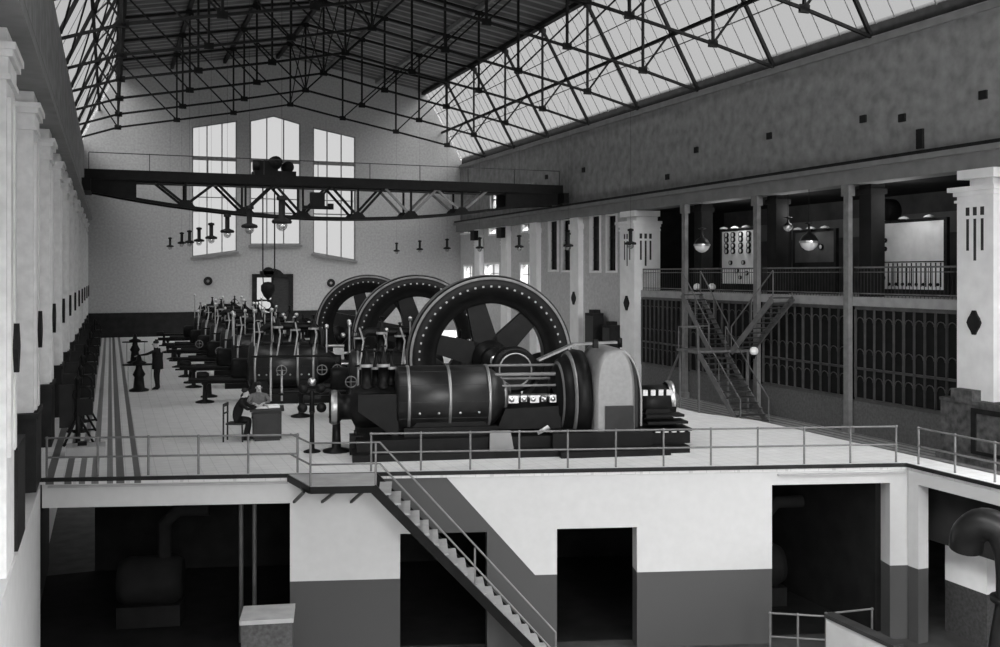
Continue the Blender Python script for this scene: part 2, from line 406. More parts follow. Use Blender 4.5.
for k, h in enumerate(holes):
    f = MB(); t = .09
    f.box(XR-.04, h[0]-.1, h[2]-.1, XR+.1, h[0]+t, h[3]+.1); f.box(XR-.04, h[1]-t, h[2]-.1, XR+.1, h[1]+.1, h[3]+.1)
    f.box(XR-.04, h[0]+t, h[2]-.1, XR+.1, h[1]-t, h[2]+.02); f.box(XR-.04, h[0]+t, h[3]-.02, XR+.1, h[1]-t, h[3]+.1)
    o = struct(f, 'window_%d' % (8+k), 'column')
    m2 = MB(); ym = (h[0]+h[1])/2; m2.box(XR+.1, ym-.03, h[2], XR+.16, ym+.03, h[3])
    n = max(1, int((h[3]-h[2])/.55))
    for j in range(1, n): z_ = h[2]+(h[3]-h[2])*j/n; m2.box(XR+.1, h[0]+t, z_-.02, XR+.15, h[1]-t, z_+.02)
    m2.build('glazing_bars', 'raildk', o)
    MB().box(XR+.2, h[0], h[2], XR+.22, h[1], h[3]).build('pane', 'dark' if k < 4 else 'wglass', o)
def pilaster(y, wY, dep, x, side, z0, zc, name='pilaster'):
    """shaft + pedestal dado + capital; side=+1 on the left wall, -1 on the right wall"""
    return
PLZ = 7.5
def med(mb, x, y, z, side):   # oval plaque
    pts = []
    for k in range(14): a = 2*pi*k/14; pts.append((x, y+.22*cos(a)*(1+.15*cos(4*a)), z+.34*sin(a)*(1+.15*cos(4*a))))
    mb.prism(pts, (side*.07, 0, 0))
k = 0
for j, y in enumerate([11.1, 16.5, 21.9, 27.3, 32.7, 38.1, 43.5, 48.9, 54.3, 59.7, 65.1, 70.3]):
    s = MB(); x1 = -1.38
    s.box(XL, y-.62, 1.5 if y > 19 else -3.9, x1, y+.62, 7.0)
    s.box(XL, y-.50, 1.55, x1+.05, y-.18, 6.75); s.box(XL, y+.18, 1.55, x1+.05, y+.5, 6.75)
    s.box(XL, y-.68, 6.98, x1+.06, y+.68, 7.06); s.box(XL, y-.72, 7.3, x1+.09, y+.72, 7.40); s.box(XL, y-.76, 7.40, x1+.13, y+.76, 7.50)
    s.box(XL, y-.66, 7.06, x1+.03, y+.66, 7.3)
    s.box(XL, y-.55, 7.50, x1, y+.55, 7.74)
    o = struct(s, 'wall_left_pilaster_%d' % (j+1), 'leftw')
    if y > 19: d = MB(); d.box(XL, y-.75, 0, x1+.06, y+.75, 1.5); d.box(XL, y-.8, 1.42, x1+.09, y+.8, 1.52); d.build('pedestal_dado', 'dado', o)
    q = MB(); med(q, x1+.05, y, 3.1, 1); tag(q.build('wall_plaque', 'dado'), 'dark oval plaque on the %s pilaster of the left wall' % (ORD[j-1] if j else 'closest'), 'plaque')
for y in (13.2, 18.2):
    pass
q = MB(); q.box(XL, 17.15, -.1, -1.33, 18.6, 1.5)
struct(q, 'trim_9', 'dado')
for j, y in enumerate(pil):
    s = MB(); x1 = XR-.3
    s.box(x1, y-.55, base, XR, y+.55, 6.7); s.box(x1-.06, y-.62, 6.7, XR, y+.62, 7.0); s.box(x1-.03, y-.5, 7.0, XR, y+.5, 7.35)
    for dz_ in (6.1, 6.3): s.box(x1-.05, y-.58, dz_, XR, y+.58, dz_+.08)
    struct(s, 'wall_right_pilaster_%d' % (j+1), 'column')
    q = MB(); med(q, x1-.005, y, 2.85, -1); tag(q.build('wall_plaque', 'dado'), 'dark oval plaque low on the right wall pilaster, %s' % ['in the far corner', 'second from the far corner', 'third from the far corner', 'beside the slit windows', 'nearest the large pier'][j], 'plaque')
for j, (px, py) in enumerate(((453, 230), (475.5, 228), (506, 225))):
    q = PX(px, py, XR-.3); o = thing('bracket_box', 'small dark box high on the right wall pilaster, %s' % ['in the far corner', 'second from the far corner', 'third from the far corner'][j], 'box', (XR-.358, pil[j], 6.88))
    MB().box(-.3, -.42, -.3, -.002, .42, .3).build('box_body', 'dado', o); MB().box(-.34, -.46, .3, -.002, .46, .38).build('lid', 'dado', o)
# two large square piers with fluted slots
def pier(y0, y1, n, yb):
    x0, x1 = XR-.45, XR+1.0
    s = MB(); s.box(x0, y0, yb, x1, y1, 6.55); s.box(x0-.08, y0-.08, 6.55, x1, y1+.08, 6.68); s.box(x0-.2, y0-.2, 6.68, x1, y1+.2, 6.82)
    s.box(x0+.25, y0+.25, 6.82, x1, y1-.25, 7.06); s.box(x0, y0, 7.06, x1, y1, 7.34)
    s.box(x0-.06, y0-.06, 6.35, x1, y1+.06, 6.43)
    o = struct(s, 'wall_right_pier_%d' % n, 'column')
    sl = MB()
    for t in (-.27, 0, .27):
        yc = (y0+y1)/2+t; xc = (x0+x1)/2-.1+t; b = 4.9 if t else 4.6
        sl.box(x0-.004, yc-.07, 5.95, x0, yc+.07, 6.2); sl.box(x0-.004, yc-.05, b, x0, yc+.05, 5.85)
        sl.box(xc-.07, y0-.004, 5.95, xc+.07, y0, 6.2); sl.box(xc-.05, y0-.004, b, xc+.05, y0, 5.85)
    sl.build('flutes', 'raildk', o)
    return o
near = PX(957, 300, XR-.45).y; pier(near-1.35, near, 1, .35)
far = PX(620, 300, XR-.45).y; pier(far-1.5, far, 2, base)
for yy, lab in ((near-.68, 'dark oval plaque on the near white pier at the right edge'), (far-.75, 'dark oval plaque on the large white pier left of the gallery')):
    q = MB(); med(q, XR-.456, yy, 2.75, -1); tag(q.build('wall_plaque', 'dado'), lab, 'plaque')
# masonry base of the near pier
s = MB(); s.box(XR-.75, near-6.5, base, XR+1, near+.35, .35); s.box(XR-.8, near-6.5, .35, XR+1, near+.35, .45); s.box(XR-.8, near-.9, .45, XR-.1, near-.1, .75)
s.box(XR-.95, near-6.5, base, XR-.75, near+.35, base+.22)
o = struct(s, 'wall_right_base', 'masonry')
f = MB(); yc = near-1.6
for a_, b_ in ((yc-.75, yc-.58), (yc+.58, yc+.75)): f.box(XR-.8, a_, -1.0, XR-.75, b_, .1)
f.box(XR-.8, yc-.75, .1, XR-.75, yc+.75, .25); f.box(XR-.8, yc-.75, -1.1, XR-.75, yc+.75, -1.0); f.build('recess_frame', 'dado', o)
for dy in (-2.7, -3.3): MB().box(XR-.83, near+dy, -1.2, XR-.75, near+dy+.12, .3).build('pipe_cover', 'rail', o)
# gallery: slab, back wall, ceiling
GY0, GY1 = near, far-1.5
s = MB(); s.box(XR-.1, 12, 3.08, 30, GY1, 3.4); struct(s, 'floor_gallery', 'slab')
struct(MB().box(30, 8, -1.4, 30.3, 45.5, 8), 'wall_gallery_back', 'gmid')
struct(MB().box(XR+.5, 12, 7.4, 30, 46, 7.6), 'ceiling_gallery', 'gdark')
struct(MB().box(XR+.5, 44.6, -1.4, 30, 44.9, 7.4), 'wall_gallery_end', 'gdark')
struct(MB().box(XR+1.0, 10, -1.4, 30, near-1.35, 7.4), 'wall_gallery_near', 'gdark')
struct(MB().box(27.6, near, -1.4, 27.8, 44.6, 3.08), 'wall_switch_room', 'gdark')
gpy = [PX(848, 300, XR-.2).y, PX(757, 300, XR-.2).y, PX(685, 300, XR-.2).y]
for k, y in enumerate(gpy):
    o = thing('gallery_post', 'slim pale iron post carrying the gallery, %s' % ['between the two nearest bays', 'middle one behind the staircase', 'farthest one near the large pier'][k], 'post', (XR-.2, y, base))
    MB().box(-.09, -.13, 0, .09, .13, 8.6).build('shaft', 'purlin', o)
    MB().box(-.14, -.2, 8.35, .14, .2, 8.75).build('capital', 'purlin', o)
    MB().box(-.13, -.18, 0, .13, .18, .25).build('base', 'purlin', o)
    o = thing('inner_pillar', 'dark square pillar behind the pale post, %s' % ['in the nearest bay', 'in the middle of the gallery', 'near the far end of the gallery'][k], 'pillar', (XR+.55, y-.35, 3.4))
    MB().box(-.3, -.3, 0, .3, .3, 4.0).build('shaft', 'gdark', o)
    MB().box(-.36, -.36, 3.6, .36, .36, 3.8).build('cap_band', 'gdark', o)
# grey parapet under the screens
struct(MB().box(XR-.06, GY0+.35, base, XR+.12, GY1, base+1.15), 'wall_gallery_parapet', 'parapet')
# screens
gb = [GY0]+gpy+[GY1]
for k in range(4):
    y0, y1 = gb[k]+.2, gb[k+1]-.2
    if k == 0: y0 += .15
    if k == 3: y1 += .2
    o = thing('glazed_screen', 'dark glazed screen with small arched lights under the gallery, %s' % ['nearest bay beside the white pier', 'second bay, right of the staircase', 'bay behind the staircase', 'farthest bay beside the large pier'][k], 'screen', (XR-.04, 0, 0))
    MB().box(.05, y0, base+1.15, .09, y1, 3.08).build('glass_panel', 'dark', o)
    f = MB(); f.box(-.04, y0, base+1.15, .05, y1, base+1.27); f.box(-.04, y0, 2.95, .05, y1, 3.07); f.box(-.03, y0, .85, .05, y1, .93)
    n = 10
    for j in range(n+1):
        y = y0+(y1-y0)*j/n; f.box(-.03 if j % 5 else -.05, y-.02, base+1.27, .05, y+.02, 2.95)
    f.build('frame', 'screenl', o)
    r = (y1-y0)/n/2-.05
    for j in range(n):
        yc = y0+(y1-y0)*(j+.5)/n
        for zc in (.45, 1.4, 2.5):
            MB().tube([(0, yc+r*cos(a), zc+r*sin(a)) for a in [pi*t/6 for t in range(7)]], .018, 5).build('arched_bar', 'screenl', o)
# gallery railing per bay
for k in range(4):
    y0, y1 = gb[k]+.12, gb[k+1]-.12
    if k == 1: y1 -= 0
    o = thing('gallery_railing', 'thin dark iron railing on the gallery edge, %s' % ['nearest bay by the marble board', 'bay right of the stairs', 'bay behind the stairs', 'farthest bay beside the large pier'][k], 'railing', (XR-.02, 0, 3.4))
    f = MB(); f.box(-.03, y0, 1.0, .03, y1, 1.06); f.box(-.02, y0, .1, .02, y1, .14); f.box(-.02, y0, .85, .02, y1, .88); f.build('rails', 'rail', o)
    f = MB(); n = int((y1-y0)/.16)
    for j in range(n+1):
        y = y0+(y1-y0)*j/n; f.box(-.008, y-.008, 0, .008, y+.008, 1.0)
    f.build('balusters', 'raildk', o)
# switchboards in the gallery
def board(pa, pb, pt, pbt, X, label, dials, split=None):
    a = PX(pb, pbt, X); b = PX(pa, pt, X); y0, y1 = a.y, b.y; zb = a.z; zt_ = (b.z)
    o = thing('switchboard', label, 'switchboard', (X, (y0+y1)/2, 3.4)); hw_ = (y1-y0)/2
    MB().box(0, -hw_, zb-3.4, .08, hw_, zt_-3.4).build('marble_slab', 'marble', o)
    f = MB(); f.box(-.02, -hw_-.14, 0, .12, -hw_, zt_-3.3); f.box(-.02, hw_, 0, .12, hw_+.14, zt_-3.3); f.box(-.02, -hw_, zt_-3.4, .12, hw_, zt_-3.3); f.box(-.02, -hw_, 0, .12, hw_, zb-3.4)
    f.build('frame', 'dado', o)
    for (u, v, r) in dials:
        y = hw_-2*hw_*u; z_ = zb-3.4+(zt_-zb)*v
        d = MB().lathe([(.001, -.07), (r*.75, -.07), (r*.75, -.04)], (0, y, z_), 'x', 14).build('dial_face', 'marble', MB().lathe([(r*.74, -.06), (r*.8, -.09), (r, -.08), (r, 0)], (0, y, z_), 'x', 14).build('dial', 'dark', o))
    if split:
        f = MB(); f.box(-.02, -hw_, (zt_-zb)*split+zb-3.4, 0, hw_, (zt_-zb)*split+zb-3.36)
        for j in range(15):
            y = hw_-2*hw_*(j+.6)/15.2; f.box(-.02, y-.02, zb-3.3, 0, y+.02, (zt_-zb)*split+zb-3.42)
        f.build('lever_rack', 'dark', o)
        f = MB()
        for j in range(10):
            y = hw_-2*hw_*(j+.7)/10.4; f.sphere((-.05, y, zb-3.22), .06, 8)
        f.build('knobs', 'dark', o)
    f = MB()
    for t in (.15, .5, .85):
        y = hw_-2*hw_*t; f.lathe([(.001, .1), (.14, .06), (.2, 0)], (-.15, y, zt_-3.28), 'z', 12); f.bar((0, y, zt_-3.3), (-.15, y, zt_-3.2), .03)
    f.build('board_lamps', 'bulb', o)
    return o
ring7 = [(.115+.085*cos(a), .68+.13*sin(a), .09) for a in [k*pi/3+.5 for k in range(6)]]+[(.115, .68, .1), (.03, .36, .12), (.09, .40, .09), (.16, .34, .08), (.16, .17, .1), (.02, .17, .08)]
board(873, 944, 224.5, 290, 26.6, 'large white marble switchboard with a ring of dials in the nearest gallery bay', ring7, .4)
d2 = [(u, v, .13) for u in (.17, .38, .62, .86) for v in (.62, .72, .84, .93)]+[(.3, .4, .1), (.7, .4, .1), (.5, .25, .12), (.8, .2, .1), (.6, .12, .08)]
board(722, 754, 232, 284, 26.0, 'white marble switchboard with pairs of dials left of the middle post', d2)
d3 = [(.4, v, .12) for v in (.15, .3, .45, .6, .75, .9)]
board(776.5, 787, 230, 284, 26.0, 'narrow white marble switchboard strip right of the middle post', d3)
o = board(795, 834, 233, 262, 26.6, 'dark low switchboard behind the second gallery bay', [(.3, .5, .12), (.7, .5, .12)])
for c in o.children:
    if c.name.startswith('marble_slab'): c.data.materials[0] = M['gmid']
for k_, (px_, X_) in enumerate(((905, 27.0), (800, 27.0), (735, 27.0))):
    pl = bpy.data.lights.new('gallery_fill', 'POINT'); pl.energy = 28; pl.shadow_soft_size = .4; lo = bpy.data.objects.new('gallery_fill', pl); COL.objects.link(lo); q_ = PX(px_, 200, 25.6); lo.location = (25.4, q_.y, 6.6)  # added fill lights that brighten the marble boards, not the gallery's own lamps
# clerestory strip of the gallery back wall and round duct
struct(MB().box(29.9, 14, 5.8, 29.99, 44, 6.6), 'trim_10', 'beam')
c = PX(886, 212, 27.5); q = MB().lathe([(.001, -.3), (.42, -.3), (.5, -.2), (.5, .3), (.001, .3)], c, 'x', 20)
tag(q.build('ventilator_drum', 'dado'), 'round dark drum above the large marble switchboard', 'ventilator')
# ------------------------------------------------------------------ ROOF
Y0 = -6.0
def roofpanel(i0, i1, t, name, mt):
    b = MB(); pts = [(RX[i], Y0, RT[i]+.35) for i in range(i0, i1+1)]
    for p, q in zip(pts[:-1], pts[1:]):
        b.prism([p, q, (q[0], q[1], q[2]+t), (p[0], p[1], p[2]+t)], (0, YF+.5-Y0, 0))
    return struct(b, name, mt)
roofpanel(1, 7, .12, 'ceiling', 'boards')
for i0, i1, nm in ((0, 1, 'window_18'), (7, 8, 'window_19')):
    o = roofpanel(i0, i1, .02, nm, 'rglass'); gbm = MB(); y = Y0
    pa = Vector((RX[i0], 0, RT[i0]+.33)); pb = Vector((RX[i1], 0, RT[i1]+.33))
    while y < YF:
        if i0 == 0: y += 4.5
        gbm.bar(pa+Vector((0, y, 0)), pb+Vector((0, y, 0)), .022, .03); y += .9
    gbm.build('glazing_bars', 'rail', o)
    for t in ((.33, .67) if i0 else ()):
        p = pa.lerp(pb, t); MB().bar(p+Vector((0, Y0, 0)), p+Vector((0, YF, 0)), .04, .04).build('cross_bar', 'rail', o)
# trusses
TY = [22.1+5.45*k for k in range(9)]
def mk_truss():
    o = thing('roof_truss', '', 'roof truss', (0, 0, 0))
    b = MB(); d = .13
    for i in range(8): b.bar((RX[i], 0, RB[i]), (RX[i+1], 0, RB[i+1]), .10, .11)
    b.build('bottom_chord', 'truss', o)
    b = MB()
    for i in range(8): b.bar((RX[i], 0, RT[i]), (RX[i+1], 0, RT[i+1]), .12, .14)
    b.build('top_chord', 'truss', o)
    for i in range(1, 8): MB().bar((RX[i], 0, RB[i]), (RX[i], 0, RT[i]), .10, .10).build('post', 'truss', o)
    def dg(a, b_, t=.075): MB().bar(a, b_, t, t).build('diagonal', 'truss', o)
    for i in (2, 3, 4): dg((RX[i], 0, RB[i]), (RX[i-1], 0, RT[i-1]))
    for i in (4, 5, 6): dg((RX[i], 0, RB[i]), (RX[i+1], 0, RT[i+1]))
    ml = ((RX[0]+RX[1])/2, 0, (RT[0]+RT[1])/2); mr = ((RX[7]+RX[8])/2, 0, (RT[7]+RT[8])/2)
    dg((RX[1], 0, RB[1]), ml, .08); dg((RX[7], 0, RB[7]), mr, .08)
    for i in range(1, 8):
        MB().box(RX[i]-.2, -.05, RB[i]-.14, RX[i]+.2, .05, RB[i]+.14).build('gusset', 'truss', o); MB().box(RX[i]-.2, -.05, RT[i]-.16, RX[i]+.2, .05, RT[i]+.1).build('gusset', 'truss', o)
    return o
t0 = mk_truss()
for k, y in enumerate(TY):
    o = t0 if k == 0 else dup(t0)
    o.location = (0, y, 0); o['group'] = 'steel roof trusses'
    o['label'] = 'dark steel roof truss spanning the hall, ' + ('nearest to the viewer' if k == 0 else ('closest to the far gable wall' if k == 8 else '%s from the viewer' % ORD[k]))
# purlins
def longi(name, label, x, z, w, h, mt, zl=None):
    o = MB().bar((x, Y0+.2, z), (x, YF-.01, z), w, h).build(name, mt); return tag(o, label, 'purlin')
names = {1: 'at the left knee of the boarded roof', 2: 'left of the ridge, second node', 3: 'just left of the ridge', 4: 'under the ridge', 5: 'just right of the ridge', 6: 'right of the ridge, second node', 7: 'at the right knee where glass meets boards'}
for i in range(1, 8):
    if i in (1, 7): longi('purlin', 'heavy dark purlin '+names[i], RX[i]+(-.1 if i == 7 else .1), RT[i]+.2, .45 if i == 1 else .3, .22, 'truss')
    else: longi('purlin', 'pale-edged purlin '+names[i], RX[i], RT[i]+.2, .2, .24, 'purlin' if i >= 5 else 'truss')
ml = ((RX[0]+RX[1])/2, (RT[0]+RT[1])/2); mr = ((RX[7]+RX[8])/2, (RT[7]+RT[8])/2)
longi('purlin', 'dark purlin midway up the left glazed slope', ml[0], ml[1]+.12, .14, .14, 'truss'); longi('purlin', 'dark purlin midway up the right glazed slope', mr[0]-.05, mr[1]-.17, .14, .14, 'truss')
for x_, z_, nm in ((.45, 13.2, 'left knee node'),):
    tag(MB().bar((x_, TY[0], z_), (x_, TY[-1], z_), .09, .09).build('tie_bar', 'truss'), 'thin lengthwise tie bar joining truss bottoms at the '+nm, 'tie bar')
# cross bracing in the left glazed slope and along knees
def brace(label, a, b, c, d):
    o = thing('cross_brace', label, 'brace')
    a, b, c, d = [Vector(q) for q in (a, b, c, d)]
    a, b = a.lerp(b, .006), b.lerp(a, .006); c, d = c.lerp(d, .006), d.lerp(c, .006)
    if 'lower half' not in label: MB().bar(a, b, .06, .05).build('diagonal', 'truss', o)
    MB().bar(c, d, .06, .05).build('diagonal', 'truss', o)
for k in range(8):
    y0, y1 = TY[k], TY[k+1]
    y0 += .04; y1 -= .04; e = (RX[0]+.15, RT[0]+.15); m_ = (ml[0]+.1, ml[1]-.08); t = (RX[1], RT[1])
    for s_lab, p, q in (('lower half', e, m_), ('upper half', m_, t)):
        brace(('single raking bar in the left roof glazing, %s, %s bay from the viewer' if s_lab == 'lower half' else 'crossed steel bars in the left roof glazing, %s, %s bay from the viewer') % (s_lab, ORD[k]), (p[0], y0, p[1]), (q[0], y1, q[1]), (p[0], y1, p[1]), (q[0], y0, q[1]))
    if k > 0:
        brace('crossed steel bars under the ridge, %s bay from the viewer' % ORD[k], (RX[4], y0, RB[4]), (RX[4], y1, RT[4]), (RX[4], y1, RB[4]), (RX[4], y0, RT[4]))
# ------------------------------------------------------------------ CRANE
CY = 51.9
cr = thing('overhead_crane', 'dark travelling crane bridge with bowed lower chord spanning the hall', 'crane', (0, CY, 0))
xa, xb = -1.15, XR-.45
nds = [.6, 3.5, 6.4, 9.3, 12.2, 15.1, 18.0, 20.9]
def czb(x): u = (x-10.8)/11.4; return 7.12+1.05*u*u
for s_, yy in (('near', 0), ('far', 1.5)):
    b = MB(); b.box(xa, yy-.12, 8.75, xb, yy+.12, 9.25); b.build('top_girder', 'truss', cr)
    b = MB(); xs = [xa+.3+(xb-xa-.6)*t/20 for t in range(21)]
    for p, q in zip(xs[:-1], xs[1:]): b.bar((p, yy, czb(p)), (q, yy, czb(q)), .16, .13)
    b.build('lower_chord', 'truss', cr)
    for x0, x1 in ((xa, 1.2), (20.6, xb)):
        MB().prism([(x0, yy-.06, 8.2 if x0 < 5 else czb(x0)), (x1, yy-.06, czb(x1) if x0 < 5 else 8.15), (x1, yy-.06, 9.0), (x0, yy-.06, 9.0)], (0, .12, 0)).build('end_plate', 'truss', cr)
    for i, x in enumerate(nds[1:-1]):
        MB().bar((x, yy, czb(x)), (x, yy, 8.8), .1, .1).build('post', 'truss', cr)
        MB().prism([(x-.45, yy-.07, czb(x)), (x+.45, yy-.07, czb(x)), (x+.18, yy-.07, czb(x)+.32), (x-.18, yy-.07, czb(x)+.32)], (0, .14, 0)).build('gusset', 'truss', cr)
        for sg in (-1, 1):
            MB().bar((x, yy, czb(x)+.08), (x+sg*1.45, yy, 8.8), .12, .12).build('diagonal', 'purlin' if x > 13 else 'truss', cr)
b = MB(); b.box(xa, .12, 8.68, xb, 1.38, 8.74); b.build('walkway', 'truss', cr)
b = MB()
for x in [xa+.2+(xb-xa-.4)*t/9 for t in range(10)]: b.bar((x, -.05, 9.25), (x, -.05, 10.05), .035)
b.bar((xa+.2, -.05, 10.05), (xb-.2, -.05, 10.05), .04); b.build('handrail', 'raildk', cr)
for x in (xa+.05, xb-.25):
    b = MB(); b.box(x-.15 if x < 5 else x-.05, -.9, 8.16 if x < 5 else 8.2, x+.25, 2.4, 8.75)
    b.build('end_carriage', 'truss', cr)
tr = MB(); tx = PY(275, 180, CY).x
tr.box(tx-1.0, .1, 9.25, tx+1.1, 1.4, 9.5); tr.box(tx-.7, .3, 9.5, tx+.2, 1.2, 10.0)
tr.lathe([(.001, -.5), (.33, -.5), (.36, 0), (.33, .5), (.001, .5)], (tx+.1, .75, 9.95), 'y', 16); tr.lathe([(.001, -.4), (.28, -.4), (.28, .4), (.001, .4)], (tx-.6, .75, 9.8), 'x', 16); tr.lathe([(.001, -.3), (.3, -.3), (.3, .3), (.001, .3)], (tx+.75, .75, 9.75), 'y', 16)
to = tr.build('trolley', 'truss', cr)
hx = PY(270.5, 280, CY).x; zbk = PY(270, 272, CY).z
h = MB(); h.bar((hx-.28, .75, 9.3), (hx-.28, .75, zbk), .06); h.bar((hx+.32, .75, 9.3), (hx+.32, .75, zbk), .06); h.build('hoist_rope', 'truss', cr)
h = MB(); h.box(hx-.42, .6, zbk-.12, hx+.46, .9, zbk+.05); h.lathe([(.001, -.15), (.26, -.15), (.26, .15), (.001, .15)], (hx, .75, zbk), 'y', 16)
h.bar((hx-.3, .75, zbk), (hx-.25, .75, zbk-.6), .05); h.bar((hx+.3, .75, zbk), (hx+.2, .75, zbk-.6), .05)
h.lathe([(.001, .0), (.2, -.03), (.36, -.2), (.36, -.45), (.22, -.75), (.08, -.9), (.001, -.92)], (hx-.02, .75, zbk-.5), 'z', 16)
hb = h.build('hook_block', 'truss', cr)
zc_ = zbk-1.4
h = MB(); h.tube([(hx-.02, .75, zc_)]+[(hx-.02+.22*sin(a), .75, zc_-.33+.24*cos(a)) for a in [t*.45 for t in range(0, 10)]], [.06]*4+[.08]*5+[.05, .02], 8); h.build('hook', 'truss', hb)
# cab-like arm under the crane
ex = PY(313, 205, CY).x
e = MB(); e.box(ex-.6, -.45, 7.55, ex+.8, -.25, 7.72); e.box(ex-.2, -.6, 7.6, ex+.5, -.15, 8.4); e.lathe([(.001, 0), (.16, 0), (.16, .3), (.001, .3)], (ex+.85, -.35, 7.55), 'z', 10); e.build('operating_gear', 'truss', cr)
# ------------------------------------------------------------------ PENDANT LAMPS
def mk_lamp():
    o = thing('pendant_lamp', '', 'lamp')
    MB().lathe([(.001, .62), (.10, .62), (.10, .12), (.28, .06), (.31, 0), (.28, -.05), (.001, -.04)], (0, 0, 0), 'z', 16).build('lamp_housing', 'truss', o)
    MB().sphere((0, 0, -.1), .17, 12).build('glass_globe', 'globe', o)
    MB().lathe([(.16, .62), (.16, .72), (.001, .76)], (0, 0, 0), 'z', 12).build('cap', 'truss', o)
    return o
LP = mk_lamp(); first = True
def place_lamp(x, y, z, ztop, lab, cat_group, drop=True):
    global first
    o = LP if first else dup(LP); first = False
    o.location = (x, y, z); o['label'] = lab; o['group'] = cat_group; o.scale = (.72, .72, .76)
    MB().tube([(0, 0, .74), (0, 0, (ztop-z)/.76)], .005, 5).build('suspension_cable', 'truss', o)
    return o
def rb(x):
    for i in range(8):
        if RX[i] <= x <= RX[i+1]: return RB[i]+(RB[i+1]-RB[i])*(x-RX[i])/(RX[i+1]-RX[i])
for k in range(8):
    y = TY[k]
    if k == 6: y = TY[k]
    px = [281, 251, 229, 214, 201, 190, 182, 171][k]; py = [222, 226, 231, 237, 240, 242, 243, 246][k]
    w = 1073.4*3.5/(px-110); z = H+(HY-py)/1000*w
    yy = TY[k] if k else 22.9
    yy = min(TY, key=lambda t: abs(t-(w-.3633*3.62)/.9316))
    place_lamp(3.5, TY[k if k < 7 else 8], z, rb(3.5), 'dark arc lamp hanging in the left row, %s' % ('largest and nearest' if k == 0 else '%s from the viewer' % ORD[k] if k < 7 else 'smallest and farthest'), 'pendant arc lamps of the left row')
for k, (px, py) in enumerate([(625, 244), (563.6, 246), (516.7, 247), (478, 248), (445.6, 248.5), (418, 249.5), (395.5, 251)]):
    w = 1073.4*18.1/(px-110); z = H+(HY-py)/1000*w
    place_lamp(18.1, TY[k+2], z, rb(18.1), 'dark arc lamp hanging in the right row, %s' % ('nearest, in front of the large pier' if k == 0 else '%s from the viewer' % ORD[k] if k < 6 else 'farthest, before the gable wall'), 'pendant arc lamps of the right row')
# gallery globe lamps
def globe(px, py, X, r, lab):
    p = PX(px, py, X); o = thing('globe_lamp', lab, 'lamp', p)
    MB().lathe([(r, 0), (r*.97, -.25*r), (r*.8, -.6*r), (r*.4, -.92*r), (.001, -r)], (0, 0, 0), 'z', 18).build('glass_bowl', 'bulb', o)
    MB().lathe([(r*1.03, -.02), (r*.97, .25*r), (r*.7, .72*r), (r*.25, 1.0*r), (.04, 1.5*r), (.04, 2.0*r), (.18, 2.1*r), (.001, 2.3*r)], (0, 0, 0), 'z', 18).build('reflector', 'iron2', o)
    MB().lathe([(r*1.06, -.04), (r*1.08, 0), (r*1.06, .04)], (0, 0, 0), 'z', 18).build('rim', 'steel', o)
    MB().tube([(0, 0, 2*r), (0, 0, (7.37 if X < 25 else 7.42)-p.z)], .012, 5).build('suspension_cable', 'truss', o)
globe(809, 242, 24.25, .33, 'globe lamp with bright rim hanging before the second gallery bay')
globe(702, 245, 24.25, .34, 'globe lamp hanging above the top of the iron staircase')
globe(788, 227, 25.08, .18, 'small globe lamp inside the gallery over the narrow marble strip')
# wall rings on the gable
for px, py, lab in ((208, 281, 'round dark fitting on the gable wall left of the door'), (331, 283, 'round dark fitting on the gable wall right of the door')):
    p = PY(px, py, YF-.01); tag(MB().lathe([(.10, -.02), (.12, -.12), (.28, -.12), (.3, 0)], p, 'y', 16).build('wall_fitting', 'dado'), lab, 'wall fitting')
# ------------------------------------------------------------------ ENGINES
def disc(mb, x, z, r, t, n=32, y=0, axis='x'):
    mb.lathe([(.001, -t/2), (r, -t/2), (r, t/2), (.001, t/2)], (x, y, z), axis, n)
def valve(o, x, y, z0, h, r=.13):
    b = MB(); b.lathe([(r*1.3, 0), (r*1.3, .06), (r, .08), (r, h*.5), (r*1.25, h*.5), (r*1.25, h*.56), (r*.7, h*.62), (r*.45, h*.8), (.04, h*.84), (.03, h*.96), (.07, h*.97), (.07, h), (.001, h+.02)], (x, y, z0), 'z', 14)
    v = b.build('valve_bonnet', 'iron', o)
    MB().lathe([(r*1.28, h*.5), (r*1.32, h*.53), (r*1.28, h*.57)], (x, y, z0), 'z', 14).build('polished_ring', 'rail2', v)
def drum(o, x0, x1, r, zc, bands, seg=40):
    b = MB(); b.lathe([(r*.55, x0-.06), (r*.9, x0-.03), (r, x0+.03), (r, x1-.03), (r*.9, x1), (.05, x1)], (0, 0, zc), 'x', seg)
    for k in range(12):
        a = 2*pi*k/12; b.box(x0, r*cos(a)-.004, zc+r*sin(a)-.004, x1, r*cos(a)+.004, zc+r*sin(a)+.004)
    d = b.build('cylinder', 'iron2', o)
    for x in bands:
        MB().lathe([(r, -.035), (r+.018, -.03), (r+.018, .03), (r, .035)], (x, 0, zc), 'x', seg).build('band', 'band', d)
    ri = MB()
    for i in range(len(bands)-1):
        for t in (.25, .72):
            x = bands[i]+(bands[i+1]-bands[i])*t
            ri.sphere((x, -r*cos(.35), zc-r*sin(.35)), .035, 8)
    ri.build('rivets', 'steel', d)
    return d
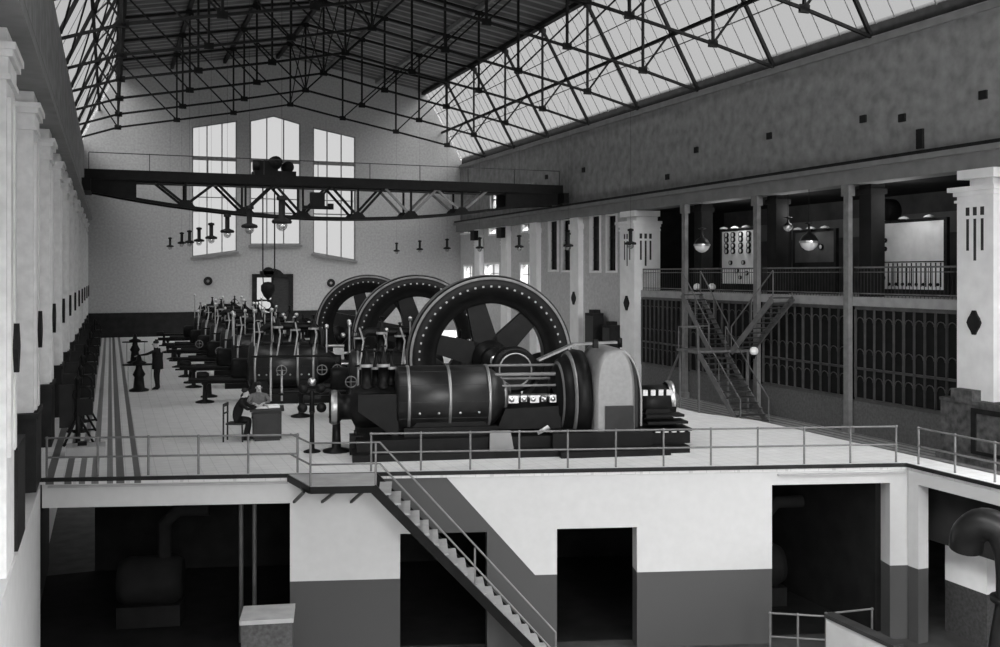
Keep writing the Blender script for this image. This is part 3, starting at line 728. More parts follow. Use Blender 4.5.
def gear(o, xs, zt_, y=-.35):
    for i, x in enumerate(xs): valve(o, x, y*(1 if i % 2 else .2), zt_, [.75, 1.05, .85, .95][i % 4])
    b = MB(); b.tube([(xs[0]-.15, y-.55, zt_-.35), (xs[-1]+.6, y-.55, zt_-.35)], .035, 8); b.build('lay_shaft', 'iron', o)
    for x in xs:
        r = MB(); r.tube([(x, y-.55, zt_-.35), (x+.1, y-.35, zt_+.35), (x, y*.5, zt_+.7)], .028, 6); r.build('valve_rod', 'rail2', o)
    p = MB(); p.tube([(xs[0], .35, zt_-.2), (xs[0], .4, zt_+.35), (xs[0]+.25, .4, zt_+.55), (xs[-1], .4, zt_+.55), (xs[-1]+.25, .4, zt_+.35), (xs[-1]+.25, .35, zt_-.2)], .13, 12); p.build('steam_pipe', 'iron', o)
def governor(o, x, y, z0):
    b = MB(); b.lathe([(.16, 0), (.12, .1), (.06, .2), (.05, .7), (.09, .72), (.04, .8), (.03, 1.1), (.06, 1.12), (.001, 1.2)], (x, y, z0), 'z', 12)
    for s in (-1, 1):
        b.bar((x, y, z0+1.05), (x+s*.24, y, z0+.82), .025); b.bar((x, y, z0+.68), (x+s*.24, y, z0+.82), .025)
    g_ = b.build('governor', 'iron', o); bl = MB()
    for s in (-1, 1): bl.sphere((x+s*.24, y, z0+.82), .085, 10)
    bl.build('governor_balls', 'steel', g_)
def flight_gear(o):
    # small rods, oil cups and hand wheels
    for i in range(5):
        x = random.uniform(-3.4, -.4); y = random.uniform(-.4, .5); h_ = random.uniform(.5, 1.1)
        b = MB(); b.tube([(x, y, 1.85), (x, y, 1.9+h_)], .025, 6); b.lathe([(.0, .0), (.06, .03), (.06, .12), (.001, .16)], (x, y, 1.9+h_), 'z', 8); b.build('oil_cup', 'steel', o)
    for i in range(3):
        x = random.uniform(-3.2, .4); b = MB(); b.tube([(x+.16*cos(a), -.95+.0*a, 1.1+.16*sin(a)) for a in [t*pi/6 for t in range(13)]], .018, 6, False)
        for a in (0, pi/2): b.bar((x-.16*cos(a), -.95, 1.1-.16*sin(a)), (x+.16*cos(a), -.95, 1.1+.16*sin(a)), .02)
        b.bar((x, -.95, 1.1), (x, -.6, 1.1), .03); b.build('hand_wheel', 'rail', o)
def engine_core(label, group, loc, rz):
    o = thing('steam_engine', label, 'engine', loc, rz, group)
    b = MB(); b.box(-2.9, -.75, 0, 4.0, .75, .3); b.box(-2.7, -.62, .3, 3.8, .62, .48); b.build('bed_plate', 'iron', o)
    for x in (-2.3, -.8):
        MB().prism([(x-.3, -.6, .48), (x+.3, -.6, .48), (x+.22, -.6, .75), (x-.22, -.6, .75)], (0, 1.2, 0)).build('foot', 'iron', o)
    drum(o, -2.65, -.45, .76, 1.2, [-2.45, -1.95, -1.1, -.6], 28)
    # vertical lagging straps reaching down
    st = MB()
    for x in (-1.95, -1.6): st.box(x-.03, -.78, .1, x+.03, -.76, 1.1)
    st.build('strap', 'band', o)
    b = MB(); b.lathe([(.66, -.45), (.6, -.3), (.32, .1), (.3, .3), (.001, .3)], (0, 0, 1.2), 'x', 24); b.build('cylinder_end', 'iron', o)
    b = MB(); b.prism([(.1, -.5, .48), (2.4, -.5, .48), (2.2, -.5, .9), (.6, -.5, .95), (.1, -.5, 1.3)], (0, 1.0, 0)); b.build('slide_frame', 'iron', o)
    b = MB(); b.tube([(.3, 0, 1.2), (2.3, 0, 1.2)], .06, 10); b.build('piston_rod', 'steel', o)
    b = MB(); b.box(1.0, -.28, .98, 1.4, .28, 1.42); b.build('crosshead', 'steel', o)
    b = MB(); disc(b, 3.1, 1.2, .62, .16, 28, -.15, 'y'); b.lathe([(.001, -.5), (.16, -.5), (.16, .5), (.001, .5)], (3.1, 0, 1.2), 'y', 14); b.build('crank_disc', 'iron', o)
    b = MB(); b.prism([(2.6, -.35, .48), (3.6, -.35, .48), (3.35, -.35, 1.1), (2.85, -.35, 1.1)], (0, .8, 0)); b.lathe([(.3, .12), (.3, .6)], (3.1, 0, 1.2), 'y', 16); b.build('bearing', 'iron', o)
    # tail end
    b = MB(); b.lathe([(.001, -3.25), (.3, -3.25), (.34, -3.15), (.34, -2.75), (.5, -2.7), (.5, -2.62)], (0, 0, 1.1), 'x', 20); b.build('tail_cover', 'iron', o)
    b = MB(); b.tube([(-4.6, 0, .74), (-2.8, 0, .74)], .07, 10); b.lathe([(.13, -4.0), (.13, -2.8)], (0, 0, .74), 'x', 12); b.build('tail_rod', 'iron', o)
    b = MB(); b.lathe([(.3, 0), (.3, .04), (.08, .1), (.06, .55), (.12, .62), (.14, .68)], (-4.1, 0, 0), 'z', 14); b.box(-4.75, -.07, .64, -3.9, .07, .7); b.build('tail_stand', 'iron', o)
    gear(o, [-2.4, -1.75, -1.2, -.6], 1.9); governor(o, .6, -.2, 1.35); flight_gear(o)
    return o
RZ = radians(-12)
G2 = 'steam engines in the rows behind the front engine'
spots = [(9.25, 28.7, 'second engine, partly behind the front cylinder, before the nearest flywheel'), (6.9, 33.1, 'engine with banded cylinder just behind the two men at the desk'), (6.9, 37.8, 'engine in the row behind the one next to the desk'),
         (6.9, 41.9, 'engine in the middle of the rows left of the farthest flywheel'), (6.9, 46.4, 'engine in the third row counted from the gable wall'), (6.9, 51.0, 'engine in the second row counted from the gable wall'), (6.9, 55.6, 'farthest engine in the last row toward the gable door')]
random.seed(3)
eng0 = None
for i, (x, y, lab) in enumerate(spots):
    o = engine_core('dark horizontal steam '+lab, G2, (x, y, 0), RZ)
    if i in (2, 4, 6):
        for c in list(o.children):
            if c.name.startswith('governor'): c.location.x = -1.2; c.location.z = .5
# ---- flywheels
def flywheel(label, loc, rz):
    R = 2.3; o = thing('flywheel', label, 'flywheel', loc, rz, 'large flywheels'); zc = 1.86
    b = MB(); N = 72
    b.lathe([(R-.78, -.22), (R-.70, -.27), (R-.56, -.28), (R-.52, -.35), (R-.04, -.37), (R, -.32), (R, .32), (R-.04, .37), (R-.52, .35), (R-.78, .25), (R-.78, -.22)], (0, 0, zc), 'y', N); b.build('rim', 'iron', o)
    b = MB(); b.lathe([(R+.003, -.27), (R+.02, -.24), (R+.003, -.21)], (0, 0, zc), 'y', N); b.lathe([(R+.003, .21), (R+.02, .24), (R+.003, .27)], (0, 0, zc), 'y', N)
    b.lathe([(R-.04, -.375), (R-.075, -.385), (R-.11, -.375)], (0, 0, zc), 'y', N); b.build('rim_bead', 'rail', o)
    for k in range(56):
        a = 2*pi*k/56; p = MB(); rr = R-.3
        if sin(a) > -.35:
            p.box(-.028, -.36, -.03, .028, -.34, .03)
            q = p.build('pole_bolt', 'rail2', o); q.location = (rr*cos(a), 0, zc+rr*sin(a)); q.rotation_euler = (0, -a+pi/2, 0)
    for k in range(6):
        a = 2*pi*k/6+.785; d = Vector((cos(a), 0, sin(a))); n_ = Vector((-sin(a), 0, cos(a))); c = Vector((0, 0, zc))
        MB().prism([c+d*.35+n_*.34+Vector((0, -.14, 0)), c+d*.35-n_*.34+Vector((0, -.14, 0)), c+d*(R-.74)-n_*.26+Vector((0, -.14, 0)), c+d*(R-.74)+n_*.26+Vector((0, -.14, 0))], (0, .28, 0)).build('spoke', 'iron', o)
    b = MB(); b.lathe([(.001, -.5), (.3, -.5), (.32, -.4), (.5, -.35), (.5, .35), (.3, .5), (.001, .5)], (0, 0, zc), 'y', 28); b.build('hub', 'iron', o)
    b = MB(); b.lathe([(.001, -1.25), (.17, -1.25), (.17, 1.25), (.001, 1.25)], (0, 0, zc), 'y', 18); b.build('shaft', 'steel', o)
    for s in (-1, 1):
        b = MB(); b.prism([(-.6, s*1.0-.2, 0), (.6, s*1.0-.2, 0), (.35, s*1.0-.2, zc-.15), (-.35, s*1.0-.2, zc-.15)], (0, .4, 0)); b.lathe([(.001, -.24), (.36, -.24), (.36, .24), (.001, .24)], (0, s*1.0, zc), 'y', 20)
        b.build('bearing_pedestal', 'iron', o)
    return o
for (x, y, lab) in ((9.9, 26.2, 'largest dark spoked flywheel, nearest, behind the front engine'), (10.35, 34.9, 'dark spoked flywheel in the middle of the three'), (10.65, 43.4, 'dark spoked flywheel, farthest of the three')):
    flywheel(lab, (x, y, 0), RZ)
# small rope pulley between the front engine and the flywheel
pp = P(514, 369, 26.0)
o = thing('rope_pulley', 'small dark grooved pulley in front of the nearest flywheel', 'pulley', (pp.x, pp.y, 0), RZ)
b = MB(); b.lathe([(.001, -.2), (.5, -.2), (.58, -.22), (.6, 0), (.58, .22), (.5, .2), (.001, .2)], (0, 0, pp.z), 'y', 36); b.build('pulley_wheel', 'iron', o)
MB().lathe([(.4, -.225), (.42, -.24), (.44, -.225)], (0, 0, pp.z), 'y', 36).build('polished_ring', 'band', o)
b = MB(); b.prism([(-.35, -.15, 0), (.35, -.15, 0), (.15, -.15, pp.z-.55), (-.15, -.15, pp.z-.55)], (0, .3, 0)); b.build('pedestal', 'iron', o)
# ---- front engine (detailed)
o = E = thing('steam_engine', 'large dark horizontal steam engine in front with banded cylinder and crank hood', 'engine', (8.95, 22.6, 0), RZ)
b = MB(); b.box(-3.7, -1.5, 0, 4.15, 1.2, .16); b.box(-3.6, -1.1, .16, 4.3, 1.0, .42); b.box(1.0, -1.75, 0, 3.6, -1.5, .14); b.box(.9, -1.3, .16, 3.3, -1.1, .5); b.box(.9, -1.1, .42, 3.3, .9, .52)
b.build('bed_plate', 'iron', o)
b = MB(); b.box(-2.5, -.72, .42, -.3, .72, .62); b.prism([(-2.3, -.6, .62), (-.5, -.6, .62), (-.8, -.6, .9), (-2.0, -.6, .9)], (0, 1.2, 0)); b.build('cylinder_foot', 'iron', o)
d = drum(o, -2.62, -.42, .78, 1.22, [-2.38, -1.42, -.48], 56)
b = MB(); b.lathe([(.55, -4.25), (.6, -4.2)], (0, 0, 1), 'x', 8)
b = MB(); b.lathe([(.001, -4.22), (.36, -4.22), (.4, -4.16), (.4, -4.0), (.3, -3.94), (.3, -3.7), (.5, -3.6), (.5, -2.62), (.001, -2.62)], (0, 0, 1.05), 'x', 32); b.build('tail_cylinder', 'iron', o)
MB().lathe([(.4, -4.17), (.415, -4.1), (.4, -4.03)], (0, 0, 1.05), 'x', 32).build('polished_ring', 'band', o)
b = MB(); b.prism([(-3.55, -.55, 1.0), (-2.75, -.55, .42), (-2.62, -.55, .42), (-2.62, -.55, 1.4), (-3.55, -.55, 1.4)], (0, 1.1, 0)); b.build('valve_chest', 'iron', o)
b = MB(); b.lathe([(.32, 0), (.32, .05), (.11, .1), (.09, .75), (.14, .8), (.2, .82)], (-4.05, 0, 0), 'z', 16); b.build('tail_stand', 'iron', o)
b = MB(); b.box(-3.75, -.55, 0, -3.45, -.15, .45); b.tube([(-3.6, -.35, .45), (-3.6, -.35, .55)], .05, 8); b.build('drain_trap', 'iron', o)
b = MB(); b.lathe([(.70, -.42), (.68, -.34), (.58, -.22), (.36, -.02), (.3, .1)], (0, 0, 1.22), 'x', 40); b.build('cylinder_end', 'iron2', o)
MB().lathe([(.42, -.08), (.41, -.04), (.36, .0)], (0, 0, 1.22), 'x', 40).build('polished_ring', 'band', o)
# yoke between cylinder and crank frame
b = MB(); b.prism([(-.3, -.62, .52), (1.25, -.62, .52), (1.25, -.62, 1.05), (-.1, -.62, 1.0)], (0, 1.2, 0)); b.build('slide_frame', 'iron', o)
for z_, y_, r_ in ((1.95, .3, .035), (1.78, -.25, .045), (1.52, -.35, .03), (1.62, .3, .035)):
    MB().tube([(-.42, y_, z_), (1.35, y_, z_)], r_, 8).build('tie_rod', 'rail', o)
b = MB(); b.tube([(.1, -.1, 1.22), (1.4, -.1, 1.22)], .07, 12); b.build('piston_rod', 'steel', o)
b = MB()
for i in range(5):
    x = [.0, .3, .52, .8, 1.0][i]; b.box(x, -.5, 1.12+.03*(i % 2), x+[.24, .14, .22, .12, .16][i], -.3, 1.30-.04*(i == 3)); b.lathe([(.001, -.56), (.06, -.56), (.06, -.5)], (x+.07, 0, 1.21), 'y', 8)
b.build('crosshead', 'steel', o)
# stepped round end frame
b = MB(); zc = 1.2
b.lathe([(.2, 1.15), (.72, 1.2), (.78, 1.28), (.92, 1.32), (.96, 1.42), (1.0, 1.5), (1.1, 1.56), (1.16, 1.7), (1.12, 1.9), (.2, 1.9)], (0, 0, zc), 'x', 48)
b.build('end_frame', 'iron', o)
b = MB(); b.lathe([(.79, 1.27), (.84, 1.285), (.87, 1.31)], (0, 0, zc), 'x', 48); b.lathe([(1.03, 1.5), (1.09, 1.52), (1.115, 1.56)], (0, 0, zc), 'x', 48); b.build('polished_ring', 'band', o)
# crank hood: arched sheet cover
def hood(x0, x1, y0, y1, zb, zt_, n=22, puff=.12):
    b = MB(); cx, hw = (x0+x1)/2, (x1-x0)/2; hs = zt_-zb; rows = []
    ysn = [(y0, .80), (y0+.03, .9), (y0+.12, .97), (y0+.3, 1), (y1-.3, 1), (y1-.08, .96), (y1, .88)]
    for y, s in ysn:
        row = [(cx-hw*s, y, zb)]
        for k in range(n+1):
            a = pi-pi*k/n; e_ = .75
            cx_ = abs(cos(a))**e_*(1 if cos(a) > 0 else -1); sz_ = abs(sin(a))**.85
            row.append((cx+hw*s*cx_, y, zb+hs*.42+(hs*.58-(1-s)*hw)*sz_))
        row.append((cx+hw*s, y, zb)); rows.append(row)
    m_ = len(rows[0]); vs = [p for r in rows for p in r]
    fs = [(i*m_+k, i*m_+k+1, (i+1)*m_+k+1, (i+1)*m_+k) for i in range(len(rows)-1) for k in range(m_-1)]
    b.add(vs, fs, True); b.add(rows[0], [tuple(range(m_))]); b.add(rows[-1], [tuple(reversed(range(m_)))])
    return b
hood(1.92, 2.95, -1.18, .6, .5, 2.45).build('crank_hood', 'shroud', o)
hood(2.1, 3.2, -.8, .8, .5, 2.36).build('hood_shell', 'iron2', o)
b = MB(); pr = []
for k in range(18):
    a = pi/2-pi/2*k/17; pr.append((2.56+.62*cos(a)**.9, -.78, 1.2+1.18*sin(a)))
b.tube(pr+[(3.18, -.78, .55)], .035, 8); b.build('hood_edge_rail', 'band', o)
MB().tube([(x, .7, z) for x, _, z in pr]+[(3.18, .7, .55)], .035, 8).build('hood_edge_rail', 'band', o)
b = MB(); b.bar((.85, .2, 2.08), (1.75, .2, 2.46), .3, .05); b.bar((1.75, .2, 2.46), (2.85, .2, 2.50), .3, .05); b.build('inspection_step', 'shroud', o)
MB().box(2.18, -1.24, .44, 2.86, -1.15, 1.1).build('hood_skirt', 'iron2', o)
b = MB(); b.bar((2.1, -.6, 2.42), (2.1, -.6, 2.62), .12); b.lathe([(.001, 0), (.06, 0), (.06, .22), (.001, .24)], (2.75, -.45, 2.42), 'z', 10); b.build('oil_cup', 'iron', o)
# outboard end
b = MB(); b.lathe([(.3, 3.3), (.42, 3.35), (.45, 3.6), (.45, 4.05), (.38, 4.1), (.38, 4.22), (.001, 4.25)], (0, 0, 1.0), 'x', 28); b.prism([(3.3, -.5, .42), (4.2, -.5, .42), (4.0, -.5, .9), (3.4, -.5, .9)], (0, 1, 0)); b.build('outboard_bearing', 'iron', o)
b = MB()
for i in range(4): x = 3.35+i*.2; b.box(x, -.4, 1.22, x+.12, -.18, 1.36)
b.build('bearing_nuts', 'steel', o)
MB().lathe([(.39, 4.06), (.42, 4.1), (.42, 4.2), (.2, 4.27), (.05, 4.4), (.001, 4.4)], (0, 0, 1.12), 'x', 20).build('end_cap', 'steel', o)
b = MB()
for i, z_ in enumerate((.75, .6, .45)): b.box(3.3, -.85-.12*i, z_, 4.25+.05*i, -.4, z_+.06)
b.build('step_plates', 'iron', o)
b = MB()
for i in range(4): b.box(3.45+.2*i, -1.08, .42, 3.57+.2*i, -1.0, .5)
b.build('foot_bolts', 'steel', o)
random.seed(11)
for x in (-3.35, -2.95): valve(o, x, -.1, 1.5, 1.0, .12)
for x in (-3.4, -3.1, -2.75): valve(o, x, .35, 1.45, .9, .11)
# loose things by the front engine
b = MB(); b.prism([(-.28, 0, 0), (.28, 0, 0), (.22, .08, .42), (-.26, .08, .42)], (0, .05, 0)); q = b.build('metal_plate', 'beam')
q.rotation_euler = (0, 0, RZ); q.location = (8.95-.3*.978-1.3*.208, 22.6+.3*.208-1.3*.978, .165)
tag(q, 'pale sheet metal plate leaning at the foot of the front cylinder', 'plate')
b = MB(); b.add([(0, 0, 0), (.34, 0, .12), (.3, .12, .2), (.02, .12, .06), (.36, .2, .1), (.0, .22, .02)], [(0, 1, 2, 3), (3, 2, 4, 5), (3, 2, 1, 0), (5, 4, 2, 3)], True); q = b.build('cloth_rag', 'paper'); q.location = (9.35, 21.52, .425)
tag(q, 'white crumpled rag lying on the engine bed', 'rag')
# ---- gauge stand with four round fittings
p = PF(312, 452)
o = thing('valve_standard', 'tall dark valve standard with four round handles left of the front engine', 'standard', (p.x, p.y, 0), RZ)
b = MB(); b.lathe([(.2, 0), (.2, .03), (.06, .08), (.05, .9), (.07, .95), (.05, 1.2), (.07, 1.3), (.05, 1.45)], (0, 0, 0), 'z', 14); b.build('pole', 'iron', o)
b = MB(); b.bar((-.25, 0, 1.12), (.25, 0, 1.12), .05); b.bar((-.28, 0, 1.42), (.28, 0, 1.42), .05); b.bar((-.2, 0, 1.3), (.2, 0, 1.3), .09); b.build('cross_arm', 'iron', o)
for dx, z_ in ((-.22, 1.05), (.22, 1.05), (-.2, 1.5), (.2, 1.5)):
    MB().lathe([(.001, -.06), (.1, -.06), (.12, 0), (.1, .06), (.001, .06)], (dx, -.05, z_), 'y', 16).build('round_handle', 'iron', o)
MB().lathe([(.001, -.04), (.05, -.04), (.05, .04), (.001, .04)], (0, -.09, 1.02-.1), 'y', 12).build('dial', 'iron', o)
MB().sphere((0, 0, 1.66), .1, 12).build('glass_oiler', 'steel', o)
# ---- machines in the lane: pedestal valves, tables
def pedestal(px, py, lab, s=1.0, wide=.5):
    p = PF(px, py); o = thing('valve_pedestal', lab, 'pedestal', (p.x, p.y, 0))
    b = MB(); b.lathe([(.34*s, 0), (.34*s, .06), (.2*s, .12), (.16*s, .5*s), (.22*s, .6*s), (.12*s, .8*s), (.1*s, 1.0*s)], (0, 0, 0), 'z', 14); b.build('base', 'iron', o)
    b = MB(); b.lathe([(.001, .95*s), (.24*s, .97*s), (.26*s, 1.03*s), (.1*s, 1.1*s), (.06*s, 1.3*s), (.001, 1.32*s)], (0, 0, 0), 'z', 14); b.build('head', 'iron', o)
    b = MB(); b.tube([(wide*cos(a), .3*wide*sin(a)+.0, .95*s) for a in [t*pi/8 for t in range(17)]], .03, 6, False); b.bar((-wide, 0, .95*s), (wide, 0, .95*s), .05); b.build('hand_wheel', 'iron', o)
    for dx in (-.3, .35):
        MB().tube([(dx*1.2, 0, 0), (dx*1.2, 0, .95*s)], .02, 6).build('spindle', 'steel', o)
pedestal(139, 391, 'dark valve pedestal with hand wheel beside the standing man', 1.0, .55)
pedestal(135, 363, 'dark valve pedestal behind the standing man, toward the gable', 1.05, .55)
for px, py, lab in ((209, 397, 'nearest'), (191, 383, 'second'), (175, 361, 'third'), (164, 346, 'farthest')):
    p = PF(px, py); o = thing('tail_rod_stand', 'short dark T-shaped stand on the light floor, %s of the line' % lab, 'stand', (p.x, p.y, 0), RZ, 'T-shaped stands on the floor')
    MB().lathe([(.28, 0), (.28, .04), (.1, .1), (.07, .55), (.12, .62)], (0, 0, 0), 'z', 14).build('pillar', 'iron', o)
    b = MB(); b.box(-.4, -.09, .62, 1.3, .09, .72); b.lathe([(.12, -.4), (.14, -.3), (.14, -.1), (.08, 0)], (0, 0, .74), 'x', 10); b.build('arm', 'iron', o)
# ---- stands along the left wall
def wallstand(y, lab, h=1.5, legs=True, x=-.85):
    o = thing('instrument_stand', lab, 'stand', (x, y, 0))
    b = MB(); b.box(-.3, -.05, .45, .02, .05, h); b.build('instrument_board', 'dado', o)
    b = MB(); b.lathe([(.2, 0), (.2, .04), (.06, .1), (.05, h+.1), (.08, h+.15), (.001, h+.25)], (.12, -.1, 0), 'z', 12); b.build('pole', 'iron', o)
    b = MB(); b.tube([(.22+.2*cos(a), -.1, h-.25+.2*sin(a)) for a in [t*pi/8 for t in range(17)]], .03, 6, False); b.build('hand_wheel', 'iron', o)
    if legs:
        b = MB(); b.bar((.12, -.1, .75), (.5, -.15, 0.02), .05); b.bar((.12, -.1, .75), (-.2, -.2, .02), .05); b.bar((-.2, -.2, .06), (.5, -.15, .06), .05); b.build('brace_leg', 'iron', o)
    b = MB(); b.box(.1, -.16, h-.75, .46, .12, h-.35); b.build('meter_case', 'iron', o)
for i, (y, h) in enumerate(((26.6, 1.5), (28.9, 1.55), (30.8, 1.7), (34.5, 1.75), (38.5, 1.7), (43.0, 1.7), (48.5, 1.7), (55, 1.7))):
    wallstand(y, 'dark instrument stand by the left wall, %s' % ('nearest' if i == 0 else '%s from the viewer' % ORD[i] if i < 7 else 'farthest'), h, i < 3)
o = thing('floor_block', 'low grey block on the striped floor beside the left wall stands', 'block', (-.6, 25.2, 0)); MB().box(-.35, -.35, 0, .5, .35, .22).build('block_body', 'slab', o); MB().box(-.1, -.1, .22, .1, .1, .3).build('lug', 'iron', o)
# ------------------------------------------------------------------ DESK, CHAIR
p = PF(269, 441); DX, DY = p.x, p.y+.35
o = thing('writing_desk', 'small dark wooden writing desk on the light floor', 'desk', (DX, DY, 0), radians(-8))
b = MB(); b.box(-.34, -.3, .04, .36, .3, .74); b.box(-.3, -.32, 0, .32, .3, .04); b.build('pedestal_body', 'wood', o)
b = MB(); b.box(-.42, -.38, .74, .42, .38, .80); b.build('desk_top', 'wood', o)
b = MB(); b.box(-.28, -.315, .1, .3, -.3, .68); b.build('front_panel', 'iron2', o)
q = MB(); q.box(-.3, -.2, 0, .0, .15, .012); q.box(.02, -.15, 0, .3, .2, .05); q = q.build('ledger', 'paper'); q.location = (DX, DY, .802); tag(q, 'open white ledger and papers on the desk', 'ledger')
CX, CYY = DX-.78, DY-.05
o = thing('wooden_chair', 'dark wooden chair left of the desk under the seated man', 'chair', (CX, CYY, 0), radians(-22))
MB().box(-.2, -.2, .43, .24, .2, .47).build('seat', 'wood', o)
for dx, dy, h_ in ((-.19, -.18, .95), (-.19, .18, .95), (.21, -.18, .43), (.21, .18, .43)):
    MB().bar((dx*1.05-(.06 if h_ > .5 else 0), dy, 0 if h_ < .5 else .0), (dx*(1 if h_ < .5 else 1.35), dy, h_), .035).build('leg', 'wood', o)
b = MB(); b.bar((-.25, -.2, .92), (-.25, .2, .92), .03, .08); b.bar((-.24, -.18, .72), (-.24, .18, .72), .02, .04); b.build('backrest', 'wood', o)
# ------------------------------------------------------------------ PEOPLE
def person(label, loc, rz, J, cloth, extra_hand=None):
    """J: joints dict in local metres; x = facing direction"""
    root = thing('person', label, 'person', loc, rz)
    V = []; R_ = []; Ed = []
    def add(p, r, par=None):
        V.append(p); R_.append(r); i = len(V)-1
        if par is not None: Ed.append((par, i))
        return i
    pel = add(J['pel'], (.145, .17)); 
    ch = add(Vector(J['pel']).lerp(Vector(J['chest']), .5), (.13, .155), pel); cb_ = add(J['chest'], (.14, .18), ch)
    nk = add(J['neck'], (.06, .06), cb_); 
    hd = Vector(J['head']); f = Vector(J.get('face', (1, 0, -.1))).normalized()
    h1 = add(hd-Vector((0, 0, .06)), (.065, .06), nk); h2 = add(hd+Vector((-.01, 0, .03)), (.09, .078), h1); h3 = add(hd+Vector((-.015, 0, .1)), (.06, .06), h2)
    ns = add(hd+f*.105+Vector((0, 0, -.005)), (.014, .014), h2)
    for s in ('l', 'r'):
        sh = add(J['sh'+s], (.062, .062), cb_); el = add(J['el'+s], (.045, .045), sh); wr = add(J['wr'+s], (.03, .03), el)
        wv = Vector(J['wr'+s]); dv = (wv-Vector(J['el'+s])).normalized(); side = dv.cross(Vector((0, 0, 1)))
        if side.length < .1: side = Vector((0, 1, 0))
        side.normalize(); dn = side.cross(dv)
        if dn.z > 0: dn = -dn
        pa = add(wv+dv*.06, (.04, .02), wr)
        for k, L in enumerate((.068, .078, .074, .058)):
            b_ = wv+dv*.095+side*(.021*(k-1.5)); i1 = add(b_, (.0095, .0095), pa); i2 = add(b_+dv*L*.6+dn*.008, (.0085, .0085), i1); add(b_+dv*L+dn*.03, (.0075, .0075), i2)
        t1 = add(wv+dv*.05+side*.045, (.011, .011), pa); add(wv+dv*.085+side*.058+dn*.015, (.009, .009), t1)
        hp = add(J['hp'+s], (.095, .1), pel); kn = add(J['kn'+s], (.065, .065), hp); an_ = add(J['an'+s], (.045, .045), kn)
        av = Vector(J['an'+s]); tv = Vector(J.get('toe', (1, 0, 0)))
        add(av+tv*.16+Vector((0, 0, -.045)), (.04, .03), an_); add(av-tv*.04+Vector((0, 0, -.045)), (.035, .03), an_)
    me = bpy.data.meshes.new('body'); me.from_pydata([tuple(v) for v in V], Ed, []); ob = bpy.data.objects.new('body', me); COL.objects.link(ob)
    sk = ob.modifiers.new('s', 'SKIN'); sk.use_smooth_shade = True
    for i, r in enumerate(R_): me.skin_vertices[0].data[i].radius = r
    me.skin_vertices[0].data[0].use_root = True
    ss = ob.modifiers.new('u', 'SUBSURF'); ss.levels = 2; ss.render_levels = 2
    bpy.context.view_layer.update()
    ev = ob.evaluated_get(bpy.context.evaluated_depsgraph_get()); nm = bpy.data.meshes.new_from_object(ev)
    ob.modifiers.clear(); ob.data = nm; ob.parent = root; nm.name = 'body'
    nm.materials.clear()
    for mm in (cloth, 'skin', 'suit'): nm.materials.append(M[mm])
    nz_ = J['neck'][2]+.02
    hands = [Vector(J['wrl']), Vector(J['wrr'])]; els = [Vector(J['ell']), Vector(J['elr'])]
    for pl in nm.polygons:
        c = pl.center; mi = 0
        if c.z > nz_: mi = 1
        for w_, e_ in zip(hands, els):
            d_ = (w_-e_).normalized()
            if (c-w_).length < .24 and (c-w_).dot(d_) > .0: mi = 1
        if c.z < J['pel'][2]-.02 and mi == 0: mi = 2
        pl.material_index = mi; pl.use_smooth = True
    hb_ = MB(); hb_.sphere(hd+Vector((-.028, 0, .085)), .088, 14, (1.0, .95, .72)); hb_.build('hair', 'hair', root)
    jb = MB(); 
    ear = MB(); 
    for s in (-1, 1): ear.sphere(hd+Vector((-.01, s*.078, .0)), .026, 8, (.7, .4, 1.1))
    ear.build('ears', 'skin', root)
    ey = MB()
    sd = Vector((0, 0, 1)).cross(f).normalized()
    for s in (-1, 1): ey.sphere(hd+f*.078+sd*s*.03+Vector((0, 0, .025)), .012, 8)
    ey.build('eyes', 'dark', root)
    MB().sphere(hd+f*.075+Vector((0, 0, -.05)), .022, 8, (.6, 1.1, .25)).build('mouth', 'hair', root)
    return root
# standing man, facing the pedestal to his right in the view
p = PF(157.5, 390)
J = dict(pel=(0, 0, .92), chest=(.02, 0, 1.28), neck=(.04, 0, 1.47), head=(.07, 0, 1.60), shl=(.02, .19, 1.40), shr=(.02, -.19, 1.40), ell=(.26, .22, 1.28), wrl=(.48, .16, 1.24), elr=(.06, -.27, 1.13), wrr=(.14, -.27, .90),
         hpl=(0, .1, .88), hpr=(0, -.1, .88), knl=(.03, .11, .50), knr=(.02, -.11, .50), anl=(-.02, .12, .09), anr=(0, -.12, .09))
man = person('standing man in a dark suit reaching out to a valve pedestal', (p.x, p.y, 0), radians(165), J, 'suit')
ck = MB(); ck.lathe([(.205, .74), (.20, .95), (.185, 1.1), (.2, 1.3)], (0, 0, 0), 'z', 18); cko = ck.build('coat_skirt', 'suit', man); cko.scale = (.8, 1, 1); man.scale = (1.2, 1.2, 1.03)
# seated men
J = dict(pel=(0, 0, .55), chest=(.12, 0, .90), neck=(.20, 0, 1.08), head=(.27, 0, 1.19), face=(1, 0, -.45), shl=(.15, .18, 1.00), shr=(.15, -.18, 1.00), ell=(.33, .24, .84), wrl=(.52, .12, .87), elr=(.34, -.24, .82), wrr=(.53, -.12, .87),
         hpl=(.04, .1, .53), hpr=(.04, -.1, .53), knl=(.36, .11, .54), knr=(.36, -.11, .54), anl=(.30, .12, .09), anr=(.24, -.12, .09))
person('seated man in a dark suit writing, on the chair left of the desk', (CX-.02, CYY, 0), radians(-14), J, 'suit')
st = thing('stool', 'dark stool behind the desk, mostly hidden by the second man', 'stool', (DX-.1, DY+.78, 0)); MB().lathe([(.001, .43), (.19, .43), (.19, .47), (.001, .47)], (0, 0, 0), 'z', 16).build('seat', 'wood', st)
for a in range(3): MB().bar((.15*cos(a*2.1), .15*sin(a*2.1), 0), (.1*cos(a*2.1), .1*sin(a*2.1), .43), .035).build('leg', 'wood', st)
